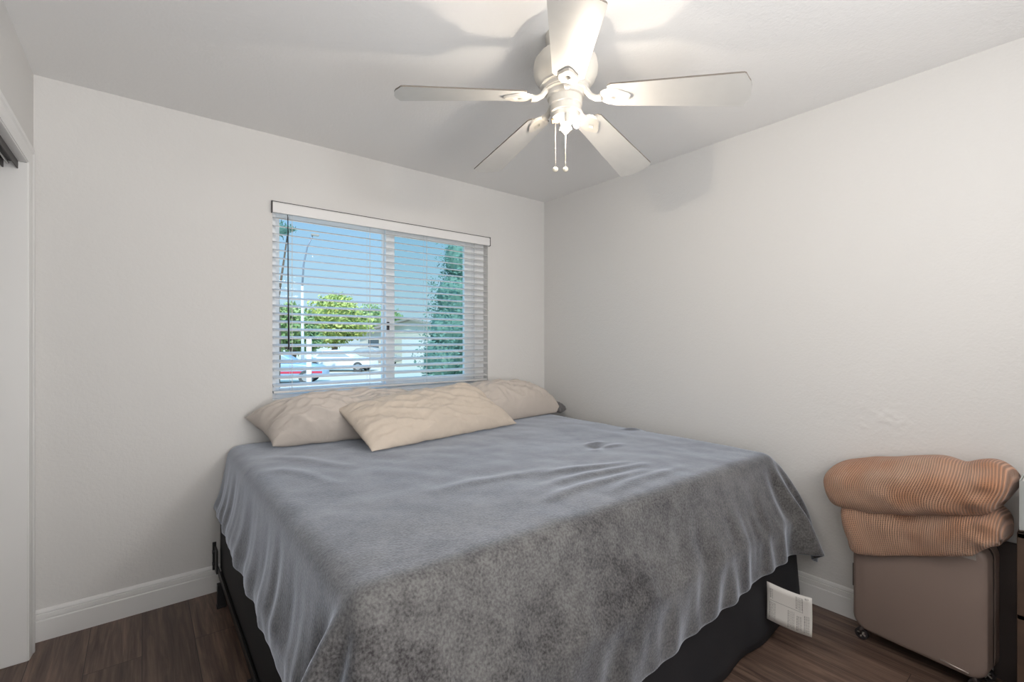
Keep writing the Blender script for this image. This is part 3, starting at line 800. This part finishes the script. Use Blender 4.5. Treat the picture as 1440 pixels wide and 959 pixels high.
pillow_mesh((1.60, 2.40, PZ + 0.015), (2.490, 2.520, PZ + 0.015), (2.460, 2.815, PZ + 0.07), (1.52, 2.815, PZ + 0.13), 0.250, 4.1, floor_z=PZ, wr=0.015, bow=0.05).build('pillow_body', M['pillow_c'], rp, smooth=True, sub=1)
pillow_mesh((2.435, 2.480, PZ + 0.004), (2.560, 2.545, PZ + 0.015), (2.535, 2.700, PZ + 0.035), (2.415, 2.690, PZ + 0.05), 0.06, 2.0, nu=16, nv=16, floor_z=PZ, wr=0.005, bow=0.0).build('pillowcase_hem', M['grey_hem'], rp, smooth=True)
pm = pillow_mesh((0.860, 2.170, PZ + 0.005), (1.905, 2.335, PZ + 0.004), (1.640, 2.530, PZ + 0.262), (0.800, 2.510, PZ + 0.180), 0.115, 9.2, floor_z=PZ, wr=0.010, bow=0.015, bias=0.8)
tag(pm.build('bed_pillow', M['pillow_b'], None, smooth=True, sub=1), 'crumpled beige pillow in front, leaning on the two behind it', 'pillow')

# ------------------------------------------------------------------ suitcase
case = empty('suitcase', (2.45, 0.43, 0), 'taupe hard shell suitcase standing by the wall with a knit throw on top', 'suitcase')
SR = -math.radians(7.0)
SO = Vector((2.382, 0.247, 0))          # near bottom corner of the wide face
ey = Vector((math.sin(-SR), math.cos(-SR), 0)); ex = Vector((math.cos(-SR), -math.sin(-SR), 0))
def sc(u, w_, z_): return SO + ey * u + ex * w_ + Vector((0, 0, z_))     # u along the face, w_ into depth
def rounded(u0, u1, z0, z1, r_, n=7):
    pts = []
    for cu, cz, a0 in ((u1 - r_, z1 - r_, 0), (u0 + r_, z1 - r_, 90), (u0 + r_, z0 + r_, 180), (u1 - r_, z0 + r_, 270)):
        for i in range(n):
            a = math.radians(a0 + 90 * i / (n - 1)); pts.append((cu + r_ * math.cos(a), cz + r_ * math.sin(a)))
    return pts
def shell(parts):
    # parts: list of (w, inset, r)
    q = MB(); bm = q.bm; rings = []
    for w_, ins, r_ in parts:
        rings.append([bm.verts.new(sc(u, w_, z_)) for u, z_ in rounded(0 + ins, 0.425 - ins, 0.050 + ins, 0.545 - ins, r_)])
    for a, b in zip(rings, rings[1:]):
        for i in range(len(a)): bm.faces.new((a[i], a[(i + 1) % len(a)], b[(i + 1) % len(a)], b[i]))
    bm.faces.new(rings[0]); bm.faces.new(rings[-1][::-1])
    return q
shell([(0.0, 0.016, 0.045), (0.003, 0.008, 0.05), (0.008, 0.002, 0.055), (0.014, 0.0, 0.055), (0.064, 0.0, 0.055), (0.066, 0.002, 0.055)]).build('front_shell', M['case'], case, smooth=True, autosmooth=30)
shell([(0.066, 0.006, 0.05), (0.072, 0.006, 0.05)]).build('zip_seam', M['case_light'], case)
shell([(0.072, 0.002, 0.055), (0.088, 0.002, 0.055)]).build('gusset', M['case_dark'], case)
shell([(0.088, 0.006, 0.05), (0.093, 0.006, 0.05)]).build('zip_seam', M['case_light'], case)
shell([(0.093, 0.001, 0.055), (0.140, 0.0, 0.055), (0.152, 0.006, 0.05), (0.156, 0.020, 0.04)]).build('back_shell', M['case'], case, smooth=True, autosmooth=30)
q = MB(); q.bm.faces.new([q.bm.verts.new(sc(u, w_, z_)) for u, w_, z_ in ((0.030, -0.0015, 0.492), (0.090, -0.0015, 0.490), (0.125, -0.0015, 0.504), (0.150, -0.0015, 0.518), (0.030, -0.0015, 0.518))])
q.build('name_plate', M['case_light'], case, solid=0.002)
q = MB(); q.tube([sc(0.05, -0.001, 0.068), sc(0.13, -0.001, 0.072)], 0.0022, 6); q.build('chrome_strip', simple('pale_strip', (0.6, 0.55, 0.5), 0.3, 0.7), case, smooth=True)
for u in (0.045, 0.385):
    for w_ in (0.022, 0.138):
        q = MB(); c_ = sc(u + (0.012 if u > 0.2 else -0.012), w_, 0.024); R3 = Matrix(((ey.x, -ex.x, 0), (ey.y, -ex.y, 0), (0, 0, 1)))
        # wheel: tyre ring with spokes, axis along the case depth
        n = 24
        prof = [(0.024, -0.008), (0.024, 0.008), (0.017, 0.009), (0.017, -0.009)]
        rings = []
        for i in range(n):
            a = 2 * PI * i / n
            rings.append([q.bm.verts.new(c_ + ey * (r_ * math.cos(a)) + Vector((0, 0, r_ * math.sin(a))) + ex * o_) for r_, o_ in prof])
        for i in range(n):
            A = rings[i]; B = rings[(i + 1) % n]
            for j in range(4): q.bm.faces.new((A[j], A[(j + 1) % 4], B[(j + 1) % 4], B[j]))
        wh = q.build('wheel', M['rubber'], case)
        q = MB()
        for i in range(5):
            a = 2 * PI * i / 5
            q.tube([c_, c_ + ey * (0.018 * math.cos(a)) + Vector((0, 0, 0.018 * math.sin(a)))], 0.003, 6)
        q.tube([c_ - ex * 0.009, c_ + ex * 0.009], 0.005, 10)
        q.build('wheel_hub', M['case_light'], wh)
        q = MB(); up = sc(u, w_, 0.062); q.tube([c_ + ex * 0.012, c_ + ex * 0.012 + Vector((0, 0, 0.020)), up + ex * 0.004], [0.006, 0.009, 0.012], 10)
        q.tube([c_ - ex * 0.012, c_ - ex * 0.012 + Vector((0, 0, 0.020)), up - ex * 0.004], [0.004, 0.006, 0.012], 10)
        q.build('wheel_fork', M['case_dark'], case, smooth=True)
q = MB(); q.tube([sc(0.425, 0.055, 0.20), sc(0.440, 0.055, 0.205), sc(0.440, 0.055, 0.30), sc(0.425, 0.055, 0.305)], 0.006, 8); q.build('side_handle', M['case_dark'], case, smooth=True)

# ------------------------------------------------------------------ folded knit throw
def fold_layer(bm, uvl, outline, prof, un=90, vn=72, seed=0, uoff=0.0):
    """closed lobe swept along u; outline(u) gives centre line data, prof gives half thickness."""
    g = []
    for i in range(un + 1):
        u = i / un
        row = []
        for j in range(vn):
            a = 2 * PI * j / vn
            row.append(bm.verts.new(outline(u, a)))
        g.append(row)
    per = [0.0]
    for j in range(vn):
        per.append(per[-1] + (g[un // 2][(j + 1) % vn].co - g[un // 2][j].co).length)
    for i in range(un):
        L_ = 0.62
        for j in range(vn):
            f = bm.faces.new((g[i][j], g[i + 1][j], g[i + 1][(j + 1) % vn], g[i][(j + 1) % vn]))
            for lp, (ui, vj) in zip(f.loops, ((i, j), (i + 1, j), (i + 1, j + 1), (i, j + 1))):
                lp[uvl].uv = (ui / un * L_ + uoff, per[vj])
    bm.faces.new(g[0][::-1]); bm.faces.new(g[-1])
def se(a, n=2.6):
    c, s_ = math.cos(a), math.sin(a)
    return (math.copysign(abs(c) ** (2 / n), c), math.copysign(abs(s_) ** (2 / n), s_))
def throw():
    bm = bmesh.new(); uvl = bm.loops.layers.uv.new('UVMap')
    VN = 96
    def lerp(a, b, t_): return a + (b - a) * t_
    def section(pts):
        for _ in range(3):
            n = len(pts); q = []
            for i in range(n):
                p, r_ = pts[i], pts[(i + 1) % n]
                q += [(0.75 * p[0] + 0.25 * r_[0], 0.75 * p[1] + 0.25 * r_[1]), (0.25 * p[0] + 0.75 * r_[0], 0.25 * p[1] + 0.75 * r_[1])]
            pts = q
        ls = [0.0]; n = len(pts)
        for i in range(n): ls.append(ls[-1] + math.dist(pts[i], pts[(i + 1) % n]))
        out = []; k = 0
        for j in range(VN):
            t_ = ls[-1] * j / VN
            while ls[k + 1] < t_: k += 1
            f = (t_ - ls[k]) / max(1e-6, ls[k + 1] - ls[k]); a, b = pts[k], pts[(k + 1) % n]
            out.append((lerp(a[0], b[0], f), lerp(a[1], b[1], f)))
        return out
    cache = {}
    def mk(kind, u):
        key = (kind, round(u, 4))
        if key in cache: return cache[key]
        end = (max(0.0, 1 - abs(2 * u - 1) ** 12)) ** 0.5
        e_ = 0.25 + 0.75 * end
        if kind == 'low':
            zb_ = 0.585 - 0.04 * min(1, u / 0.15) - 0.10 * min(1, u / 0.5) - 0.085 * max(0, (u - 0.5) / 0.5)
            zt = lerp(0.685, 0.575, u) + 0.008 * math.sin(u * 9)
            fr = -0.042 - 0.012 * math.sin(u * 6 + 1)
            past = u > 0.80
            zi = 0.552 if not past else lerp(0.552, zb_ + 0.02, min(1, (u - 0.80) / 0.06))
            pts = [(0.185, zi), (0.195, 0.60), (0.17, zt), (0.06, zt + 0.012), (-0.02, zt), (fr - 0.008, lerp(zt, zb_, 0.35)), (fr, lerp(zt, zb_, 0.75)), (fr + 0.008, zb_), (-0.010, zb_ - 0.002), (-0.006, min(zi, zb_ + 0.05)), (-0.004, zi), (0.09, zi)]
        else:
            zb_ = lerp(0.665, 0.530, u) + 0.006 * math.sin(u * 8)
            zt = lerp(0.862, 0.735, u) + 0.020 * math.sin(u * PI) - 0.018 * math.exp(-((u - 0.22) / 0.07) ** 2)
            m_ = lerp(zb_, zt, 0.5)
            fr = -0.055 - 0.010 * math.sin(u * 5)
            pts = [(0.19, zb_ + 0.02), (0.205, m_), (0.19, zt - 0.03), (0.14, zt), (0.05, zt + 0.006), (-0.01, zt - 0.025), (fr, lerp(zb_, zt, 0.70)), (fr - 0.012, lerp(zb_, zt, 0.35)), (fr + 0.004, zb_ + 0.006), (0.03, zb_), (0.10, zb_)]
        cw = sum(p[0] for p in pts) / len(pts); cz = sum(p[1] for p in pts) / len(pts)
        pts = [(cw + (p[0] - cw) * (0.55 + 0.45 * end), cz + (p[1] - cz) * e_) for p in pts]
        cache[key] = section(pts); return cache[key]
    def fn(kind):
        def f(u, a):
            j = int(round(a / (2 * PI) * VN)) % VN
            w_, z_ = mk(kind, u)[j]
            y_ = (-0.040 + 0.475 * u) if kind == 'low' else (-0.045 + 0.575 * u)
            if kind == 'low': y_ += max(0, z_ - 0.42) * 0.35 * max(0, (u - 0.6) / 0.4)
            else: y_ += 0.012 * math.sin(z_ * 30)
            p = sc(y_, w_, z_)
            p += Vector((noise.noise(Vector((u * 7, z_ * 16, 1))), noise.noise(Vector((u * 4, z_ * 9, 6))), noise.noise(Vector((u * 6, w_ * 14, 3))))) * 0.007
            p += Vector((-1, 0, 0)) * 0.009 * math.exp(-((u - 0.10) / 0.05) ** 2) * math.sin(z_ * 90)
            p.x = min(p.x, XR - 0.006)
            return p
        return f
    fold_layer(bm, uvl, fn('low'), None, un=80, vn=VN)
    fold_layer(bm, uvl, fn('up'), None, un=90, vn=VN, uoff=0.3)
    q = MB(); q.bm.free(); q.bm = bm
    return q
th = throw().build('knit_throw', M['knit'], None, smooth=True)
tag(th, 'folded orange waffle knit throw piled on top of the taupe suitcase', 'throw blanket')

# ------------------------------------------------------------------ dark wooden rack at the right edge, with folders on it
rk = empty('wooden_rack', (2.45, 0.0, 0), 'dark brown wooden rack at the right edge beside the suitcase', 'rack')
RY = 0.171
for xx in (2.335, 2.555):
    MB().box(xx - 0.012, xx + 0.012, RY - 0.035, RY, 0.0, 0.645).build('post', M['rack_wood'], rk, bevel=0.002)
    MB().box(xx - 0.012, xx + 0.012, -0.30, -0.265, 0.0, 0.645).build('post', M['rack_wood'], rk, bevel=0.002)
for zz in (0.10, 0.36, 0.636):
    MB().box(2.323, 2.567, -0.30, RY, zz - 0.009, zz + 0.009).build('shelf', M['rack_wood'], rk, bevel=0.002)
MB().box(2.571, 2.583, -0.30, 0.250, 0.0, 0.530).build('back_board', M['case_dark'], rk)
for zz in (0.20, 0.33, 0.50):
    q = MB(); q.tube([(2.347, RY - 0.02, zz), (2.545, RY - 0.02, zz)], 0.006, 8); q.build('cross_bar', simple('tan_dowel', (0.19, 0.12, 0.085), 0.5), rk, smooth=True)
def folder(x0, x1, y0, y1, z0, z1, mat, label, nm='ring_binder'):
    f = empty(nm, ((x0 + x1) / 2, (y0 + y1) / 2, z0), label, 'binder' if nm == 'ring_binder' else 'book')
    MB().box(x0, x1, y1 - 0.003, y1, z0, z1).box(x0, x1, y0, y0 + 0.003, z0, z1).box(x0, x0 + 0.003, y0 + 0.003, y1 - 0.003, z0, z1).build('cover', mat, f)
    MB().box(x0 + 0.006, x1 - 0.004, y0 + 0.004, y1 - 0.004, z0 + 0.004, z1 - 0.006).build('pages', M['label'], f)
folder(2.36, 2.54, 0.138, 0.168, 0.646, 0.815, simple('pale_grey_board', (0.42, 0.44, 0.43), 0.5), 'pale grey binder standing on the dark rack beside the throw')
folder(2.37, 2.54, 0.106, 0.134, 0.646, 0.800, simple('dark_brown_board', (0.05, 0.032, 0.026), 0.5), 'dark brown book standing behind the pale grey binder', 'hardback_book')

# ------------------------------------------------------------------ outdoors
GZ = -0.70
def ray(px, py):
    a = Vector((math.sin(YAW), math.cos(YAW), 0)) + Vector((math.cos(YAW), -math.sin(YAW), 0)) * ((px - 720) / F_PX)
    return Vector((a.x, a.y, (479.5 - py) / F_PX))
def at(px, d, z_=GZ):
    r_ = ray(px, 480); return Vector((r_.x * d, r_.y * d, z_))
struct('ground', MB().box(-80, 140, YB + T + 0.01, 200, GZ - 0.1, GZ), simple('pale_concrete_ground', (0.60, 0.53, 0.42), 0.9, var=0.12, vscale=0.6))
# foliage
def leaf_mat(name, c1, c2):
    m, nt, b = new_mat(name)
    t = N(nt, 'ShaderNodeTexCoord'); no = N(nt, 'ShaderNodeTexNoise'); no.inputs['Scale'].default_value = 1.3; no.inputs['Detail'].default_value = 5
    nt.links.new(t.outputs['Object'], no.inputs['Vector'])
    mx = N(nt, 'ShaderNodeMix', data_type='RGBA'); mx.inputs['A'].default_value = (*c1, 1); mx.inputs['B'].default_value = (*c2, 1)
    rm = N(nt, 'ShaderNodeMapRange'); rm.inputs['From Min'].default_value = 0.35; rm.inputs['From Max'].default_value = 0.65
    nt.links.new(no.outputs['Fac'], rm.inputs[0])
    nt.links.new(rm.outputs[0], mx.inputs['Factor']); nt.links.new(mx.outputs['Result'], b.inputs['Base Color'])
    b.inputs['Roughness'].default_value = 0.8
    b.inputs['Specular IOR Level'].default_value = 0.2
    return m
M['leaf_y'] = leaf_mat('yellow_green_leaves', (0.26, 0.34, 0.10), (0.62, 0.66, 0.22))
M['leaf_g'] = leaf_mat('green_leaves', (0.16, 0.26, 0.10), (0.45, 0.55, 0.24))
M['leaf_c'] = leaf_mat('blue_green_leaves', (0.10, 0.20, 0.16), (0.22, 0.36, 0.29))
M['bark'] = simple('brown_bark', (0.16, 0.12, 0.09), 0.9, var=0.3, vscale=10)
def tree(base, blobs, n, size, mat, trunk_r, label, name='leafy_tree', seed=1):
    rd = random.Random(seed)
    root = empty(name, base, label, 'tree', None)
    q = MB(); bm = q.bm
    tot = sum(r_[1] ** 2 for r_ in blobs)
    for (c, r_, sz) in blobs:
        c = Vector(base) + Vector(c)
        for i in range(int(n * r_ * r_ / tot)):
            d = Vector((rd.gauss(0, 1), rd.gauss(0, 1), rd.gauss(0, 1))).normalized()
            rr = r_ * rd.uniform(0.55, 1.06) * (0.85 + 0.35 * noise.noise(d * 2.5 + c))
            p = c + Vector((d.x * rr, d.y * rr, d.z * rr * sz))
            a = Vector((rd.gauss(0, 1), rd.gauss(0, 1), rd.gauss(0, 1))).normalized(); b = a.orthogonal().normalized()
            s_ = size * rd.uniform(0.6, 1.3)
            bm.faces.new([bm.verts.new(p + a * s_), bm.verts.new(p + b * s_ * 0.5), bm.verts.new(p - a * s_), bm.verts.new(p - b * s_ * 0.5)])
        # dense core so the sky does not show through
        bmesh.ops.create_icosphere(bm, subdivisions=2, radius=r_ * 0.62, matrix=Matrix.Translation(c) @ Matrix.Diagonal((1, 1, sz, 1)))
    me = q.build('foliage', mat, root)
    q = MB(); b0 = Vector(base); top = Vector(base) + Vector(blobs[0][0])
    q.tube([b0, b0.lerp(top, 0.5) + Vector((trunk_r, 0, 0)), top], [trunk_r * 1.2, trunk_r, trunk_r * 0.5], 10)
    for (c, r_, sz) in blobs[1:4]:
        q.tube([b0.lerp(top, 0.55), Vector(base) + Vector(c)], [trunk_r * 0.5, trunk_r * 0.2], 7)
    q.build('trunk', M['bark'], root, smooth=True)
    return root
d = 38.0
def up_(py, d): return CAM_H + (479.5 - py) / F_PX * d
b = at(468, d)
tree(b, [((0, 0, 3.9), 2.4, 0.85), ((-1.6, 0.4, 3.1), 1.7, 0.8), ((1.7, -0.4, 3.3), 1.7, 0.8), ((0.4, 0, 4.9), 1.7, 0.7), ((-0.3, 0, 2.6), 2.1, 0.6)], 5200, 0.20, M['leaf_y'], 0.22, 'broad yellow-green tree seen through the left window pane', seed=3)
b = at(408, 27)
tree(b, [((0, 0, 2.7), 1.5, 0.9), ((-1.0, 0, 2.1), 1.2, 0.8), ((0.9, 0, 2.1), 1.1, 0.8), ((0, 0, 3.5), 0.9, 0.9)], 3600, 0.19, M['leaf_g'], 0.18, 'green tree at the far left behind the tilt wand', seed=5)
b = at(528, 62)
tree(b, [((0, 0, 4.9), 3.0, 0.8), ((2.5, 0, 4.6), 2.2, 0.8), ((-2.5, 0, 3.9), 2.2, 0.8)], 3600, 0.24, M['leaf_g'], 0.2, 'low green tree behind the beige house by the middle mullion', seed=8)
b = at(638, 13.0)
tree(b, [((0, 0, 2.3), 1.05, 1.15), ((0.10, 0, 3.2), 0.92, 1.2), ((0.24, 0, 4.3), 0.75, 1.3), ((-0.35, 0, 1.5), 0.85, 1.0), ((0.35, 0, 1.3), 0.95, 1.1), ((0.65, 0.2, 2.7), 0.95, 1.5), ((0.70, 0.2, 4.2), 0.72, 1.4)], 9000, 0.055, M['leaf_c'], 0.08, 'tall dense blue-green cypress behind the right window pane', 'cypress_tree', seed=11)
# sprig hanging into the top left of the view
b = at(386, 9.0)
tree(b, [((0, 0, 4.15), 0.40, 0.5), ((0.25, 0, 4.20), 0.22, 0.4), ((-0.5, 0, 4.3), 0.7, 0.8), ((-0.1, 0, 3.55), 0.20, 0.8)], 520, 0.045, M['leaf_c'], 0.06, 'dark leafy tree whose branch tips enter at the top left pane corner', seed=14)
# house
hd = 44.0
p0 = at(506, hd); p1 = at(566, hd - 3)
hs = empty('house', at(560, hd), 'beige single storey house with gable roof across the street', 'house')
M['stucco'] = simple('pale_stucco', (0.72, 0.68, 0.60), 0.9); M['roof'] = simple('grey_brown_shingles', (0.42, 0.37, 0.33), 0.9, var=0.2, vscale=3)
M['white_paint'] = simple('white_painted_boards', (0.85, 0.85, 0.84), 0.6)
ax = Vector((p1 - p0).to_2d().to_3d()).normalized(); nrm = Vector((-ax.y, ax.x, 0))
if nrm.dot(p0) < 0: nrm = -nrm
def hb(q, u0, u1, v0, v1, z0, z1):
    vs = [p0 + ax * u + nrm * v_ + Vector((0, 0, z_)) for u in (u0, u1) for v_ in (v0, v1) for z_ in (z0, z1)]
    w_ = [q.bm.verts.new(x_) for x_ in vs]
    for f in ((0, 1, 3, 2), (4, 6, 7, 5), (0, 4, 5, 1), (2, 3, 7, 6), (0, 2, 6, 4), (1, 5, 7, 3)): q.bm.faces.new([w_[i] for i in f])
    return q
hb(MB(), 0, 13.5, 0, 8, 0, 2.75).build('wall', M['stucco'], hs)
q = MB()
def gable(q, u0, u1, v0, v1, ze, zr, t_=0.18):
    um = (u0 + u1) / 2; P_ = lambda u, v_, z_: q.bm.verts.new(p0 + ax * u + nrm * v_ + Vector((0, 0, z_)))
    A = [(u0 - 0.5, ze), (um, zr), (u1 + 0.5, ze), (u1 + 0.5, ze - t_), (um, zr - t_), (u0 - 0.5, ze - t_)]
    f = [P_(u, v0 - 0.5, z_) for u, z_ in A]; g = [P_(u, v1 + 0.5, z_) for u, z_ in A]
    q.bm.faces.new(f); q.bm.faces.new(g[::-1])
    for i in range(6): q.bm.faces.new((f[i], f[(i + 1) % 6], g[(i + 1) % 6], g[i]))
gable(q, 0.0, 13.5, 0, 8, 2.75, 4.0); q.build('roof', M['roof'], hs)
q = MB(); P_ = [p0 + ax * u + nrm * 0.02 + Vector((0, 0, z_)) for u, z_ in ((0, 2.7), (13.5, 2.7), (6.75, 3.80))]
q.bm.faces.new([q.bm.verts.new(x_) for x_ in P_]); q.build('gable_wall', M['stucco'], hs, solid=0.1)
hb(MB(), 5.6, 10.6, -0.06, 0.0, 0, 2.3).build('garage_door', M['white_paint'], hs)
hb(MB(), 1.2, 2.6, -0.04, 0.0, 1.0, 2.1).build('window_panel', simple('house_window_glass', (0.10, 0.13, 0.15), 0.1), hs)
# cars
def car(base_px, dist, length, heading, paint, label, hgt=1.42, stripe=None):
    c = at(base_px, dist); root = empty('car', c, label, 'car')
    hx = Vector((math.cos(heading), math.sin(heading), 0)); hy = Vector((-math.sin(heading), math.cos(heading), 0))
    L = length; s_ = L / 4.6
    def ext(q, pts, w0, inset=0):
        A = [q.bm.verts.new(c + hx * x_ * s_ - hy * w0 + Vector((0, 0, z_ * hgt / 1.42))) for x_, z_ in pts]
        B = [q.bm.verts.new(c + hx * x_ * s_ + hy * w0 + Vector((0, 0, z_ * hgt / 1.42))) for x_, z_ in pts]
        q.bm.faces.new(A); q.bm.faces.new(B[::-1])
        for i in range(len(pts)): q.bm.faces.new((A[i], A[(i + 1) % len(pts)], B[(i + 1) % len(pts)], B[i]))
        return q
    body = [(-2.3, 0.35), (-2.28, 0.80), (-1.9, 0.95), (-1.35, 0.97), (0.95, 0.95), (1.9, 0.84), (2.25, 0.70), (2.3, 0.35), (1.85, 0.28), (-1.85, 0.28)]
    ext(MB(), body, 0.88).build('body', paint, root, bevel=0.08, seg=3, smooth=True, autosmooth=40)
    cabin = [(-1.65, 0.95), (-1.05, 1.36), (-0.2, 1.42), (0.35, 1.36), (1.05, 0.95)]
    ext(MB(), cabin, 0.72).build('cabin', paint, root, bevel=0.06, seg=3, smooth=True, autosmooth=40)
    glass = [(-1.42, 0.98), (-0.98, 1.28), (-0.2, 1.33), (0.28, 1.28), (0.85, 0.98)]
    ext(MB(), glass, 0.735).build('window_panel', M['car_glass'], root)
    if stripe: ext(MB(), [(-2.2, 0.5), (-2.2, 0.6), (2.2, 0.6), (2.2, 0.5)], 0.89).build('side_stripe', stripe, root)
    for x_ in (-1.45, 1.45):
        for sd in (-0.80, 0.80):
            wc = c + hx * x_ * s_ + hy * sd + Vector((0, 0, 0.32))
            q = MB(); q.tube([wc - hy * 0.1, wc + hy * 0.1], 0.32, 20); wq = q.build('wheel', M['tyre'], root)
            q = MB(); q.tube([wc - hy * 0.11, wc + hy * 0.11], 0.19, 12); q.build('hubcap', M['hub'], wq)
M['car_glass'] = simple('car_glass', (0.42, 0.48, 0.50), 0.15); M['tyre'] = simple('tyre_rubber', (0.10, 0.10, 0.10), 0.8); M['hub'] = simple('alloy', (0.5, 0.5, 0.5), 0.3, 0.7)
car(480, 31.0, 4.5, math.radians(-40), simple('white_car_paint', (0.85, 0.85, 0.85), 0.3), 'white car parked across the street in the left pane')
car(392, 22.0, 4.3, math.radians(-25), simple('blue_grey_car_paint', (0.33, 0.47, 0.62), 0.3), 'blue-grey car with red stripe at the lower left of the window', 1.42, simple('red_stripe_paint', (0.6, 0.05, 0.09), 0.4))
car(523, 37.0, 4.4, math.radians(-40), simple('grey_brown_car_paint', (0.40, 0.37, 0.33), 0.4), 'grey-brown car parked beside the white car', 1.5)
# street lamp, slim post, fence
sl = empty('street_lamp', at(426, 24), 'tall white street lamp with a curved arm beyond the garden', 'street lamp')
b = at(426, 24); tp = at(425, 24, up_(402, 24)); t1 = at(427, 24, up_(372, 24)); t2 = at(432, 24, up_(348, 24)); t3 = at(440, 24, up_(330, 24))
q = MB(); q.tube([b, tp], [0.085, 0.06], 12); q.build('pole', simple('white_pole_paint', (0.82, 0.83, 0.84), 0.5), sl, smooth=True)
q = MB(); q.tube([tp, t1, t2, t3], [0.05, 0.045, 0.04, 0.035], 10); q.build('arm', simple('grey_arm_steel', (0.30, 0.33, 0.38), 0.5, 0.4), sl, smooth=True)
q = MB(); q.box(t3.x - 0.08, t3.x + 0.30, t3.y - 0.08, t3.y + 0.08, t3.z - 0.05, t3.z + 0.05); q.build('lamp_head', M['roof'], sl, bevel=0.02)
tag(MB().tube([at(434.5, 10, GZ), at(434.5, 10, up_(476, 10))], 0.055, 12).build('garden_post', simple('white_post_paint', (0.86, 0.87, 0.88), 0.5), None, smooth=True), 'short white post in the garden right of the street lamp', 'post')
